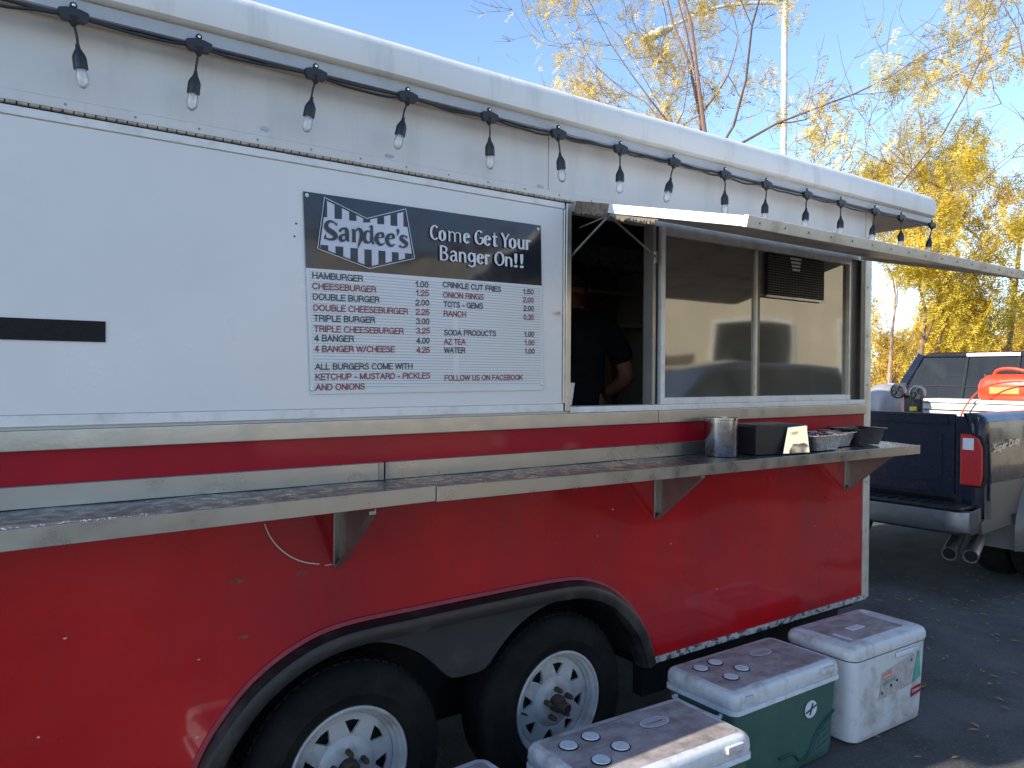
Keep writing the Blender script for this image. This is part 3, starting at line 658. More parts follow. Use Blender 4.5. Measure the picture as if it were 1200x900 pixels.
def sans(tx, fn, name, m, cap, width, wt=.155, gap=.13):
    tot = sum(SF[c][0]+gap for c in tx)-gap; sx_ = width/tot; mb = MB(); x = 0; w2 = wt/2
    for c in tx:
        for st in SF[c][1]:
            n_ = len(st); L_, R_ = [], []
            closed = n_ > 3 and abs(st[0][0]-st[-1][0])+abs(st[0][1]-st[-1][1]) < 1e-6
            P_ = [Vector(((x+px_)*sx_, py_*(cap-wt*cap)+w2*cap)) for px_, py_ in st]
            for i in range(n_):
                a_ = P_[i-1] if i else (P_[-2] if closed else P_[0]); b_ = P_[i+1] if i < n_-1 else (P_[1] if closed else P_[-1])
                d = (b_-a_).normalized(); nn_ = Vector((-d.y, d.x))*(w2*cap)
                e_ = d*(w2*cap)*(0 if closed or 0 < i < n_-1 else (-1 if i == 0 else 1))
                L_.append(P_[i]+nn_+e_); R_.append(P_[i]-nn_+e_)
            for i in range(n_-1):
                mb.quad(*[fn(q.x, q.y) for q in (R_[i], R_[i+1], L_[i+1], L_[i])])
        x += SF[c][0]+gap
    return mb
for tx, xa, ya, xb, yb, m in LN:
    A, B_ = W(*zm(xa, ya)), W(*zm(xb, yb)); wd = (B_-A).length; dr = (B_-A)/wd
    def fnn(s, t, A=A, dr=dr):
        q = A+dr*s+Vector((0, 0, 1))*t; return (q.x, sy(q.x, q.z)-.0024, q.z)
    sp(sans(tx, fnn, 'menu_line', m, .0205, wd), 'menu_line', m)
# variable-width strokes (image of the lettering -> sign surface)
LAY = [0.0026]
def strokes(paths, org, sc, m, name, par=None, k=6):
    mb = MB(); LAY[0] += .0002
    for P in paths:
        Q = catmull(P, k) if len(P) > 2 else P
        for (ax, ay, aw), (bx, by, bw) in zip(Q, Q[1:]):
            LAY[0] += .0000015
            d = Vector((bx-ax, by-ay)); 
            if d.length < 1e-6: continue
            d.normalize(); nrm = Vector((-d.y, d.x)); ext = min(aw, bw)*.10
            pts = [(ax+nrm.x*aw/2-d.x*ext, ay+nrm.y*aw/2-d.y*ext), (bx+nrm.x*bw/2+d.x*ext, by+nrm.y*bw/2+d.y*ext), (bx-nrm.x*bw/2+d.x*ext, by-nrm.y*bw/2+d.y*ext), (ax-nrm.x*aw/2-d.x*ext, ay-nrm.y*aw/2-d.y*ext)]
            mb.poly([W(org[0]+x/sc, org[1]+y/sc, LAY[0]) for x, y in pts])
    return sp(mb, name, m, par)
def polyfill(pts, org, sc, m, name, off, par=None):
    return sp(MB().poly([W(org[0]+x/sc, org[1]+y/sc, off) for x, y in pts]), name, m, par)
o3, s3 = (360, 220), 8.5714
M_logo = mat('logo_pale', (.60, .60, .64), .45)
lg = MB(); fil = [(187, 128), (595, 328), (978, 242), (1050, 698), (615, 792), (124, 600)]
cen = (600, 520)
for i in range(6):
    a, b = fil[i], fil[(i+1) % 6]
    for t0 in range(4):
        p1 = (a[0]+(b[0]-a[0])*t0/4, a[1]+(b[1]-a[1])*t0/4); p2 = (a[0]+(b[0]-a[0])*(t0+1)/4, a[1]+(b[1]-a[1])*(t0+1)/4)
        for s0 in range(3):
            def lp(p, t): return (cen[0]+(p[0]-cen[0])*t, cen[1]+(p[1]-cen[1])*t)
            q = [lp(p1, s0/3), lp(p2, s0/3), lp(p2, (s0+1)/3), lp(p1, (s0+1)/3)]
            lg.poly([W(o3[0]+x/s3, o3[1]+y/s3, .0024) for x, y in (q if s0 else [q[0], q[2], q[3]])])
logo = sp(lg, 'logo_badge', M_logo)
def topy(x): return 128+(x-187)*(200/408) if x < 595 else 328-(x-595)*(86/383)
def boty(x): return 600+(x-124)*(192/491) if x < 615 else 792-(x-615)*(94/435)
def lay_poly(pts, name, m, off=.0032): return polyfill(pts, o3, s3, m, name, off, logo)
for x0, x1, yb in ((160, 197, 297), (272, 345, 315), (418, 490, 333), (558, 628, 350), (700, 768, 368), (833, 900, 385), (965, 1000, 395)):
    xx0 = max(x0, 187) if x0 > 150 else x0
    if x0 == 160: pts = [(187, 130), (197, 136), (197, 297), (164, 296)]
    elif x0 == 965: pts = [(963, 247), (978, 244), (1001, 395), (963, 393)]
    elif x0 == 558: pts = [(558, topy(558)), (595, 328), (628, topy(628)), (628, 350), (558, 350)]
    else: pts = [(x0, topy(x0)), (x1, topy(x1)), (x1, yb+2), (x0, yb-3)]
    lay_poly(pts, 'stripe', M_signtxt)
for x0, x1, yt in ((130, 207, 577), (280, 357, 592), (428, 502, 608), (568, 640, 622), (708, 778, 635), (842, 910, 650), (975, 1044, 662)):
    pts = [(x0, yt-3), (x1, yt+3), (x1, boty(x1)), (x0, boty(x0))]
    if x0 == 568: pts = [(568, 620), (640, 626), (640, boty(640)), (615, 792), (568, boty(568))]
    lay_poly(pts, 'stripe', M_signtxt)
oo = [(170, 97), (595, 310), (987, 213), (1070, 712), (615, 814), (100, 612), (170, 97)]
for a, b in zip(oo, oo[1:]):
    strokes([[(a[0], a[1], 7), (b[0], b[1], 7)]], o3, s3, M_logo, 'logo_outline', logo)
LAY[0] = .0042
word = [
 [(294, 350, 5), (286, 384, 12)],
 [(286, 372, 10), (262, 348, 16), (225, 338, 24), (192, 360, 38), (188, 398, 46), (216, 430, 52), (255, 456, 52), (280, 488, 46), (262, 514, 30), (225, 520, 20), (188, 510, 16), (170, 486, 10)],
 [(180, 460, 3), (178, 516, 28)],
 [(320, 440, 28), (345, 414, 20), (382, 414, 28), (392, 440, 40), (394, 480, 40), (396, 515, 38), (412, 540, 12)],
 [(392, 466, 12), (348, 478, 24), (326, 506, 38), (340, 532, 30), (368, 530, 18), (390, 508, 12)],
 [(440, 424, 10), (462, 436, 34), (462, 490, 34), (462, 545, 34)], [(440, 540, 8), (484, 548, 8)],
 [(474, 445, 12), (500, 416, 20), (526, 425, 34), (538, 462, 38), (534, 510, 36), (520, 550, 26), (502, 608, 6)],
 [(634, 455, 12), (600, 436, 16), (572, 462, 36), (562, 506, 42), (582, 545, 32), (610, 552, 18), (638, 530, 12)],
 [(612, 396, 4), (640, 386, 24)], [(640, 384, 26), (640, 460, 30), (641, 530, 34), (660, 570, 12)],
 [(690, 508, 12), (758, 498, 12)], [(752, 500, 28), (750, 468, 30), (725, 456, 18), (697, 476, 34), (686, 516, 42), (702, 556, 34), (732, 575, 24), (770, 556, 6)],
 [(798, 518, 12), (864, 508, 12)], [(858, 510, 28), (854, 478, 28), (830, 468, 18), (803, 488, 34), (792, 528, 40), (808, 568, 34), (838, 586, 24), (874, 566, 6)],
 [(898, 422, 30), (906, 445, 24), (893, 484, 4)],
 [(994, 482, 4), (990, 512, 12)],
 [(992, 500, 10), (966, 486, 16), (940, 492, 28), (934, 515, 36), (962, 540, 40), (990, 566, 34), (976, 594, 22), (944, 600, 16), (922, 580, 8)],
 [(922, 572, 3), (918, 602, 14)]]
strokes(word, o3, s3, M_signtxt, 'logo_lettering', logo)
# slogan glyphs: unit boxes, y up, cap 1, x-height .70
def ell(cx, cy, rx, ry, a0, a1, w0, w1=None, n=12):
    w1 = w0 if w1 is None else w1
    return [(cx+rx*cos(a0+(a1-a0)*i/n), cy+ry*sin(a0+(a1-a0)*i/n), (w0 if abs(cos(a0+(a1-a0)*i/n)) > .6 else w1)) for i in range(n+1)]
T_, t_ = .20, .12
G = {
 'C': [ell(.55, .5, .43, .48, radians(50), radians(310), T_, t_)],
 'G': [ell(.55, .5, .43, .48, radians(50), radians(350), T_, t_), [(.60, .48, t_), (1.0, .48, t_)], [(.95, .48, t_), (.95, .12, t_)]],
 'O': [ell(.5, .5, .42, .48, 0, 2*pi, T_, t_, 20)],
 'o': [ell(.5, .34, .40, .34, 0, 2*pi, T_*1.2, t_, 18)],
 'e': [[(.15, .40, t_), (.85, .44, t_)], ell(.5, .34, .38, .34, radians(12), radians(320), T_*1.2, t_)],
 'm': [[(.10, .70, T_*.7), (.10, 0, T_*.7)], [(.12, .55, t_*.6), (.28, .68, t_*.7), (.47, .60, T_*.6), (.50, .4, T_*.7), (.50, 0, T_*.7)], [(.52, .55, t_*.6), (.70, .68, t_*.7), (.88, .60, T_*.6), (.90, .4, T_*.7), (.92, 0, T_*.7)], [(0, .70, t_*.6), (.14, .70, t_*.6)]],
 'n': [[(.15, .70, T_), (.15, 0, T_)], [(.20, .55, t_), (.5, .68, t_), (.80, .55, T_), (.84, .3, T_), (.86, 0, T_)], [(.0, .69, t_*.7), (.2, .69, t_*.7)]],
 'u': [[(.15, .70, T_), (.15, .3, T_), (.25, .08, T_*.9), (.5, .02, t_), (.78, .15, t_)], [(.85, .70, T_), (.85, 0, T_)], [(.85, .02, t_*.7), (1., .02, t_*.7)]],
 'r': [[(.25, .70, T_*1.2), (.25, 0, T_*1.2)], [(.3, .5, t_), (.6, .68, t_), (.95, .62, T_)], [(.0, .69, t_*.7), (.3, .69, t_*.7)]],
 't': [[(.45, .95, T_*.6), (.42, .2, T_*1.2), (.55, .03, T_), (.95, .06, t_)], [(.05, .68, t_), (.95, .68, t_)]],
 'Y': [[(.05, 1.0, T_), (.3, .75, T_*.9), (.48, .45, T_)], [(.95, 1.0, t_), (.7, .75, t_), (.48, .45, t_)], [(.48, .48, T_), (.48, 0, T_)], [(0, 1.0, t_*.7), (.2, 1., t_*.7)]],
 'B': [[(.18, 1, T_), (.18, 0, T_)], [(.1, .98, t_), (.5, .98, t_), (.82, .85, T_*.9), (.75, .62, t_), (.4, .54, t_)], [(.4, .54, t_), (.80, .45, T_*.8), (.92, .25, T_), (.7, .04, t_), (.1, .02, t_)]],
 'a': [[(.12, .58, t_), (.4, .70, t_), (.74, .60, T_), (.78, .3, T_), (.80, .1, T_), (1., .02, t_*.7)], [(.75, .42, t_), (.3, .36, t_), (.14, .18, T_), (.3, .02, t_), (.55, .03, t_), (.75, .16, t_)]],
 'g': [ell(.45, .40, .34, .30, 0, 2*pi, T_, t_, 16), [(.82, .70, T_*.9), (.82, .0, T_), (.7, -.2, T_*.8), (.4, -.27, t_), (.08, -.2, t_)]],
 '!': [[(.5, 1, T_*1.4), (.5, .5, T_*1.2), (.5, .26, T_*.6)], [(.5, .12, T_*1.6), (.5, .0, T_*1.6)]]}
def slogan(items, base0, base1, cap0, cap1):
    P = []
    for ch, xa, xb in items:
        for st in G[ch]:
            q = []
            for gx, gy, gw in st:
                X = xa+(xb-xa)*gx; tt = (X-base0[0])/(base1[0]-base0[0])
                Yb = base0[1]+(base1[1]-base0[1])*tt; cp_ = cap0+(cap1-cap0)*tt
                q.append((X, Yb-gy*cp_, gw*104))
            P.append(q)
    return P
strokes(slogan([('C', 103, 185), ('o', 188, 248), ('m', 272, 398), ('e', 418, 475), ('G', 520, 602), ('e', 610, 672), ('t', 685, 735), ('Y', 772, 846), ('o', 845, 908), ('u', 925, 988), ('r', 1000, 1045)], (105, 244), (1040, 345), 134, 126), (490, 250), 8, M_signwht, 'slogan')
strokes(slogan([('B', 188, 268), ('a', 284, 360), ('n', 370, 440), ('g', 455, 532), ('e', 540, 605), ('r', 613, 660), ('O', 705, 795), ('n', 803, 872), ('!', 890, 918), ('!', 946, 974)], (190, 438), (970, 512), 134, 122), (490, 250), 8, M_signwht, 'slogan')
for u, v in ((.012, .018), (.985, .025), (.006, .975), (.99, .965)):
    q = ptS(u, v, .002); sp(MB().lathe([(0, .003), (.005, .002), (.0065, 0)], q, 'y', 10), 'screw_cap', M_whitefr)

# ------------------------------------------------------------------ string lights
SL = thing('string_lights', 'black cable of clear outdoor bulbs hung along the trailer roof edge', 'string lights', (2.2, -.085, 2.53))
slM = Matrix.Translation((-2.2, .085, -2.53))
def lp_(mb, name, m, par=None, **k): return mb.xf(slM).build(name, m, par or SL, **k)
lx = [-.70, -.38, -.075]+[Yp(a, 20, -.085).x for a in (86, 233, 370, 478, 574, 655, 728, 791, 851, 900, 948, 988, 1028, 1059, 1095)]
e = random.Random(11)
ZC = 2.518
for ph, dr_, rad in ((0, .003, .0046), (1, .016, .0042)):
    pts = []
    for i, x in enumerate(lx):
        pts.append((x, -.083-ph*.004, ZC-ph*.006))
        if i < len(lx)-1:
            x2 = lx[i+1]
            for t in (.25, .5, .75):
                s = dr_*4*t*(1-t)*e.uniform(.3, 1.25)
                pts.append((x+(x2-x)*t, -.080-ph*.005+e.uniform(-.003, .003), ZC-ph*.006-s+ph*.003))
    lp_(MB().tube(catmull(pts, 4), rad, 6), 'cable', M_black, smooth=True)
M_fil = mat('bulb_filament_post', (.6, .58, .55), .4)
for i, x in enumerate(lx):
    if i > 12: pass
    z = ZC; y = -.085; tx = e.uniform(-.024, .014); ty = e.uniform(-.006, .008)
    body = lp_(MB().prism([(x-.024, z-.020), (x+.024, z-.020), (x+.034, z-.008), (x+.034, z+.008), (x+.012, z+.014), (x-.012, z+.014), (x-.034, z+.008), (x-.034, z-.008)], 'y', y-.010, y+.008), 'lamp_holder', M_black, bevel=.002)
    lp_(MB().tube([(x, y, z-.008), (x, y, z-.022), (x+tx*.1, y, z-.030)], [.016, .010, .005], 8), 'strain_relief', M_black, body)
    lp_(MB().lathe([(.004, .002), (.0085, .0025), (.009, -.002), (.004, -.002)], (x, y-.001, z+.022), 'y', 12, True), 'eyelet', M_black, body)
    lp_(MB().lathe([(0, .004), (.0040, .003), (.0045, 0)], (x, y-.003, z+.022), 'y', 8), 'eyelet_screw', M_chrome, body)
    b = Vector((x+tx, y+ty, z-.082)); 
    lp_(MB().tube(catmull([(x+tx*.1, y, z-.024), (x+tx*.7, y+ty*.3, z-.05), tuple(b+Vector((0, 0, .006)))], 4), .0032, 6), 'wire', M_black, body)
    dv = Vector((tx*1.2, ty, -.09)).normalized()
    rot = Vector((0, 0, 1)).rotation_difference(-dv).to_matrix().to_4x4(); X = Matrix.Translation(b) @ rot
    s = MB().lathe([(.0045, .012), (.0065, 0), (.0140, -.014), (.0168, -.022), (.0172, -.046), (.0168, -.050), (0, -.050)], (0, 0, 0), 'z', 16).xf(X)
    so_ = lp_(s, 'socket', M_black, body, smooth=True)
    s = MB().lathe([(.0125, -.0505), (.0145, -.060), (.0165, -.072), (.0150, -.085), (.0095, -.094), (.003, -.0975), (0, -.098)], (0, 0, 0), 'z', 16).xf(X)
    lp_(s, 'bulb', M_bulb, body, smooth=True)
    lp_(MB().tube([(0, 0, -.051), (0, 0, -.070)], [.004, .002], 6).xf(X), 'filament_post', M_fil, body)

# ------------------------------------------------------------------ things on the shelf
def rounded(x0, x1, y0, y1, r, n=4):
    out = []
    for cx, cy, a in ((x1-r, y1-r, 0), (x0+r, y1-r, pi/2), (x0+r, y0+r, pi), (x1-r, y0+r, 1.5*pi)):
        for k in range(n+1):
            t = a+pi/2*k/n; out.append((cx+r*cos(t), cy+r*sin(t)))
    return out
def loft(mb, rings):
    n = len(rings[0]); i0 = len(mb.v)
    for R in rings: mb.v += [tuple(p) for p in R]
    for k in range(len(rings)-1):
        for j in range(n):
            j2 = (j+1) % n; mb.f.append((i0+k*n+j, i0+k*n+j2, i0+(k+1)*n+j2, i0+(k+1)*n+j))
    return mb
SZ = 1.275
can = thing('steel_canister', 'tall brushed steel canister standing on the shelf left of the black dispenser', 'canister', (2.70, -.125, SZ))
MB().lathe([(0, .001), (.070, .001), (.072, .004), (.0715, .158), (.0745, .160), (.0745, .168), (.0705, .168), (.069, .02), (0, .02)], (0, 0, 0), 'z', 40).build('can_body', mat('canister_steel', (.42, .41, .40), .22, 1, .15, 14, grime=(.25, .24, .23), gamt=.6, gscale=9, gstretch=(1, 1, .2)), can, smooth=True)
MB().box(-.001, .0015, -.0745, -.0722, .01, .155).build('seam', M_galv, can)
dp = thing('napkin_dispenser', 'black napkin dispenser with a chrome face on the shelf', 'napkin dispenser', (3.0, -.145, SZ), radians(-8))
MB().prism([(-.155, .0), (.150, .0), (.150, .124), (.11, .134), (-.145, .134), (-.155, .126)], 'y', -.085, .085).build('housing', M_black, dp, bevel=.006)
def facex(h): return .1505
MB().poly([(.1515, -.082, .004), (.1555, -.03, .002), (.1515, .082, .004), (.1515, .082, .120), (.1515, -.082, .120)]).build('side_plate', M_chrome, dp)
mb = MB().hexa([(-.02, -.112, .004), (.150, -.112, .004), (.150, -.0855, .004), (.03, -.0855, .004), (.03, -.092, .120), (.150, -.092, .126), (.150, -.0855, .126), (.03, -.0855, .120)])
mb.build('chrome_face', M_chrome, dp, bevel=.002)
MB().hexa([(.1505, -.096, .006), (.166, -.080, .006), (.166, .06, .006), (.1505, .07, .006), (.1505, -.096, .124), (.160, -.085, .128), (.160, .06, .128), (.1505, .07, .124)]).build('napkin_slot', M_chrome, dp, bevel=.004)
M_foil = mat('foil', (.72, .66, .60), .25, .95, .15, 30, bump=.5, bscale=70)
def tray(x, y, lx_, ly_, h, name, label, m, rz=0, cat='tray', flare=.75):
    t = thing(name, label, cat, (x, y, SZ), rz)
    def R(s, z, r=.02): return [(a, b, z) for a, b in rounded(-lx_/2*s, lx_/2*s, -ly_/2*s, ly_/2*s, r)]
    loft(MB(), [R(.05, .002, .002), R(flare, .002), R(1, h), R(1.09, h+.002), R(1.09, h-.003), R(.985, h-.003), R(flare-.02, .004), R(.05, .0045, .002)]).build('tray_body', m, t, smooth=True)
    return t
M_cont = mat('packet_foil', (.40, .42, .52), .3, .6, .5, 60)
t1 = tray(3.33, -.185, .25, .15, .074, 'foil_pan', 'aluminium foil pan full of red and silver condiment packets, nearest on the shelf', M_foil, 0, 'foil pan')
e = random.Random(4); pm = [mat('packet_red', (.35, .03, .04), .4), M_cont, mat('packet_white', (.6, .6, .64), .4)]
for k in range(30):
    a = e.uniform(0, 6.28); c_ = Vector((e.uniform(-.09, .09), e.uniform(-.045, .045), .052+e.uniform(0, .034)))
    R = Matrix.Translation(c_) @ Matrix.Rotation(a, 4, 'Z') @ Matrix.Rotation(e.uniform(-.6, .6), 4, 'X')
    pk = MB().hexa([(-.022, -.012, -.001), (.022, -.012, -.001), (.022, .012, -.001), (-.022, .012, -.001), (-.018, -.008, .004), (.018, -.008, .004), (.018, .008, .004), (-.018, .008, .004)]).xf(R)
    pk.build('condiment_packet', pm[e.choice((0, 1, 1, 2))], t1)
t2 = tray(3.56, -.12, .24, .15, .072, 'foil_pan', 'plain foil pan standing behind the pan of packets', M_foil, .1, 'foil pan')
t3 = tray(3.79, -.125, .24, .17, .084, 'black_tray', 'empty black plastic tray at the right end of the shelf', mat('black_tray_plastic', (.02, .02, .02), .3, 0, .2, 20, coat=.3), -.1, 'tray', .8)

# crumpled paper at the sill
o = MB()
c0 = Yp(668, 458, .05)
loft(o, [[(c0.x+(.020+.012*k/5)*cos(a)+e.uniform(-.002, .002), .07+(.020+.012*k/5)*sin(a), 1.502+.018*k) for a in [2*pi*j/14 for j in range(14)]] for k in range(6)])
o = o.build('paper_cup', mat('paper_white', (.7, .7, .7), .7)); tag(o, 'white paper cup standing just inside the open serving window', 'cup')

# ------------------------------------------------------------------ cook inside
def skin_obj(name, nodes, edges, m, parent, sub=2, root=0):
    me = bpy.data.meshes.new(name); me.from_pydata([n_[0] for n_ in nodes], edges, []); me.update()
    o = bpy.data.objects.new(name, me); C.objects.link(o); me.materials.append(m); o.parent = parent
    me.skin_vertices or None
    bm = bmesh.new(); bm.from_mesh(me); lay = bm.verts.layers.skin.verify()
    bm.verts.ensure_lookup_table()
    for i, v in enumerate(bm.verts):
        r = nodes[i][1]; v[lay].radius = r if isinstance(r, tuple) else (r, r); v[lay].use_root = (i == root)
    bm.to_mesh(me); bm.free()
    sk = o.modifiers.new('skin', 'SKIN'); sk.use_smooth_shade = True
    ss = o.modifiers.new('sub', 'SUBSURF'); ss.levels = sub; ss.render_levels = sub
    return o
ck = thing('person', 'cook in a black t-shirt bending over inside the serving window', 'person', (2.62, .75, .52), radians(-38))
# local frame: x = person's right ... seen from behind, facing +y
N = [((0, 0, .92), (.15, .11)), ((0, .01, 1.08), (.145, .11)), ((0, .03, 1.24), (.16, .115)), ((0, .07, 1.37), (.13, .09)), ((-.01, .12, 1.445), .055), ((-.02, .17, 1.52), .075), ((-.02, .19, 1.60), .092), ((-.02, .19, 1.68), .07),
     ((.155, .06, 1.36), .062), ((.235, .06, 1.22), .052), ((.275, .07, 1.09), .043), ((.20, .20, 1.02), .036), ((.11, .32, 1.00), .026), ((.08, .36, 1.0), .024),
     ((-.155, .07, 1.36), .062), ((-.235, .09, 1.22), .052), ((-.265, .12, 1.09), .043), ((-.18, .25, 1.03), .036), ((-.09, .35, 1.02), .026), ((-.06, .39, 1.02), .024),
     ((.09, 0, .80), .09), ((.10, .02, .48), .062), ((.10, 0, .10), .042), ((.11, .12, .04), .038),
     ((-.09, 0, .80), .09), ((-.10, .02, .48), .062), ((-.10, 0, .10), .042), ((-.11, .12, .04), .038)]
E_ = [(0, 1), (1, 2), (2, 3), (3, 4), (4, 5), (5, 6), (6, 7), (3, 8), (8, 9), (9, 10), (10, 11), (11, 12), (12, 13), (3, 14), (14, 15), (15, 16), (16, 17), (17, 18), (18, 19), (0, 20), (20, 21), (21, 22), (22, 23), (0, 24), (24, 25), (25, 26), (26, 27)]
skin_obj('body', N, E_, M_skin, ck)
sN = [((0, 0, .76), (.17, .13)), ((0, 0, .90), (.17, .13)), ((0, .01, 1.08), (.16, .125)), ((0, .03, 1.24), (.175, .13)), ((0, .065, 1.37), (.145, .105)), ((-.01, .10, 1.425), .066),
      ((.155, .06, 1.36), .076), ((.235, .06, 1.22), .070), ((.255, .062, 1.16), .068), ((-.155, .07, 1.36), .076), ((-.235, .09, 1.22), .070), ((-.255, .1, 1.15), .068)]
skin_obj('tshirt', sN, [(0, 1), (1, 2), (2, 3), (3, 4), (4, 5), (4, 6), (6, 7), (7, 8), (4, 9), (9, 10), (10, 11)], M_shirt, ck)
skin_obj('trousers', [((0, 0, .90), (.16, .125)), ((.09, 0, .78), .10), ((.10, .02, .48), .078), ((.10, 0, .08), .062), ((-.09, 0, .78), .10), ((-.10, .02, .48), .078), ((-.10, 0, .08), .062)], [(0, 1), (1, 2), (2, 3), (0, 4), (4, 5), (5, 6)], M_cloth, ck)
hh = MB().grid(lambda u, v: (-.02+.101*sin(.62*pi*v)*cos(2*pi*u), .175+.112*sin(.62*pi*v)*sin(2*pi*u)-(.02 if v > .6 else 0), 1.612+.115*cos(.62*pi*v)), 20, 10)
hh.build('hair', M_hair, ck, smooth=True)
for sx_ in (-1, 1): MB().ball((-.02+sx_*.094, .20, 1.585), (.012, .022, .032), 8, 6).build('ear', M_skin, ck, smooth=True)
MB().tube([(-.02, .285, 1.62), (-.02, .305, 1.585), (-.02, .282, 1.575)], [.008, .014, .01], 8).build('nose', M_skin, ck, smooth=True)
for sx_ in (-1, 1):
    MB().ball((-.02+sx_*.034, .272, 1.618), .012, 8, 6).build('eye', M_whitefr, ck, smooth=True)
MB().box(-.045, .005, .270, .276, 1.545, 1.551).build('mouth', M_signred, ck)
for (hx, hy, hz, sg) in ((.08, .37, 1.0, 1), (-.06, .40, 1.02, -1)):
    for k in range(4):
        a = -sg*.035+sg*k*.018
        MB().tube([(hx+a*.6, hy+.02, hz), (hx+a*.9-sg*.01, hy+.06, hz-.01), (hx+a-sg*.01, hy+.085-.006*abs(k-1), hz-.03)], [.0095, .009, .007], 7).build('finger', M_skin, ck, smooth=True)
    MB().tube([(hx-sg*.02, hy, hz), (hx-sg*.05, hy+.03, hz-.005), (hx-sg*.05, hy+.055, hz-.02)], [.011, .010, .008], 7).build('thumb', M_skin, ck, smooth=True)

# ------------------------------------------------------------------ coolers
def cooler(name, label, loc, rz, Lx, Ly, hb, ht, green, group=None, cups=None):
    t = thing(name, label, 'cooler', loc, rz, group)
    bm_ = M_cooler_g if green else M_cooler_w
    def R(sx, sy_, z, r): return [(a, b, z) for a, b in rounded(-Lx/2*sx, Lx/2*sx, -Ly/2*sy_, Ly/2*sy_, r, 5)]
    r0 = .035 if green else .05
    loft(MB(), [R(.06, .06, .004, .004), R(.86, .84, .004, r0), R(.90, .89, .014, r0), R(.92, .91, .05, r0), R(.97, .965, hb-.02, r0), R(.97, .965, hb, r0)]).build('cooler_body', bm_, t, smooth=True)
    if green:
        loft(MB(), [R(.975, .97, hb-.018, r0), R(1.005, 1.01, hb-.014, r0), R(1.005, 1.01, hb+.002, r0), R(.97, .96, hb+.004, r0)]).build('rim', M_cup, t, smooth=True)
    z = hb+.006
    lid = loft(MB(), [R(.93, .92, z-.004, r0), R(.985, .985, z, r0), R(1.0, 1.0, z+.014, r0), R(.995, .99, ht-.020, r0), R(.975, .96, ht-.006, r0), R(.945, .91, ht, r0*.9), R(.001, .001, ht, .0001), ]).build('lid', M_cooler_w, t, smooth=True)
    if green:
        loft(MB(), [R(.90, .80, ht+.0005, .015), R(.885, .77, ht+.003, .012), R(.5, .4, ht+.0035, .012), R(.001, .001, ht+.0035, .0001)]).build('lid_top', M_lidtop, lid, smooth=False)
        for (cx, cy) in cups or ((-.245, .075), (-.145, .085), (-.215, -.055), (-.105, -.02)):
            MB().lathe([(.0335, .0), (.0335, .003), (.0315, .004), (.030, .0035), (.028, .001), (0, .0005)], (cx, cy, ht+.0032), 'z', 28).build('cup_ring', M_dark, lid, smooth=True)
            MB().lathe([(.0295, .003), (.0285, .0052), (0, .0050)], (cx, cy, ht+.0040), 'z', 28).build('cup_recess', M_cup, lid, smooth=True)
        mb = MB(); n = 28
        mb.poly([(.11+.062*cos(2*pi*k/n), .05+.034*sin(2*pi*k/n), ht+.0062) for k in range(n)]).build('oval_emblem', mat('emblem_grey', (.42, .40, .41), .5) if 'emblem_grey' not in bpy.data.materials else bpy.data.materials['emblem_grey'], lid)
        mb = MB()
        for k in range(n):
            a, b = 2*pi*k/n, 2*pi*(k+1)/n
            mb.quad(*[(.11+rx_*cos(q), .05+ry_*sin(q), ht+.0075) for rx_, ry_, q in ((.062, .034, a), (.062, .034, b), (.058, .030, b), (.058, .030, a))])
        mb.build('emblem_ring', M_cup, lid)
        text_on('Coleman', lambda s_, t_2: (.11-.036+s_, .05-.006+t_2, ht+.0078), 'emblem_lettering', M_lidtop, lid, cap=.013, width=.072)
        # badge on front, hinge/latch, side grooves
        b = MB(); n = 24; yb = -Ly/2*.955
        b.poly([(.14+.042*cos(2*pi*k/n), yb-.004, .245+.036*sin(2*pi*k/n)) for k in range(n)]).build('front_badge', M_cup, t)
        MB().tube([(.105, yb-.006, .236), (.175, yb-.006, .256)], .003, 5).tube([(.13, yb-.006, .222), (.15, yb-.006, .268)], .003, 5).build('badge_mark', M_signtxt, t)
        for k in range(4):
            zz_ = .06+.028*k; MB().tube([(.205, -Ly/2*.925-.001-.0008*k, zz_), (.245, -Ly/2*.93-.002-.0008*k, zz_+.008), (.29, -Ly/2*.93-.0005*k, zz_+.024)], .0035, 6).build('grip_rib', M_cooler_g, t)
        M_grv = bpy.data.materials.get('cooler_green_groove') or mat('cooler_green_groove', (.012, .05, .045), .5)
        MB().tube(catmull([(-.06, -Ly/2*.93-.003, .09), (.03, -Ly/2*.925-.002, .085), (.08, -Ly/2*.92, .045), (.14, -Ly/2*.925-.002, .06), (.20, -Ly/2*.95, .14), (.31, -Ly/2*.955, .20)], 4), .006, 6).build('moulded_groove', M_grv, t)
        MB().box(.21, .29, -Ly/2-.010, -Ly/2+.004, ht-.035, ht-.012).build('latch', M_cooler_w, t, bevel=.003)
        MB().box(-.29, -.24, -Ly/2-.006, -Ly/2+.004, ht-.04, ht-.015).build('latch', M_cooler_w, t, bevel=.003)
        for sx_ in (-1, 1):
            MB().tube(catmull([(sx_*Lx*.49, -.11, hb-.03), (sx_*(Lx*.49+.022), -.10, hb-.035), (sx_*(Lx*.49+.022), .10, hb-.035), (sx_*Lx*.49, .11, hb-.03)], 3), .008, 8).build('side_handle', M_cup, t, smooth=True)
    return t
def cpos(z, *pts): return None
c2 = cooler('cooler', 'green cooler with a stained white lid, between the sunlit cooler and the all white one', (2.73, -.285, 0), radians(-1), .70, .365, .345, .412, True, 'coolers beside the trailer')
c1 = dup(c2); c1.location = (1.852, -.487, 0); c1.rotation_euler = (0, 0, radians(-3))
c1['label'] = 'green cooler with a white lid partly in sunlight, nearest the front of the wheels'
c4 = dup(c2); c4.location = (1.02, -.47, 0); c4.rotation_euler = (0, 0, radians(2))
c4['label'] = 'cooler at the bottom edge of the photo with only its white lid corner showing'
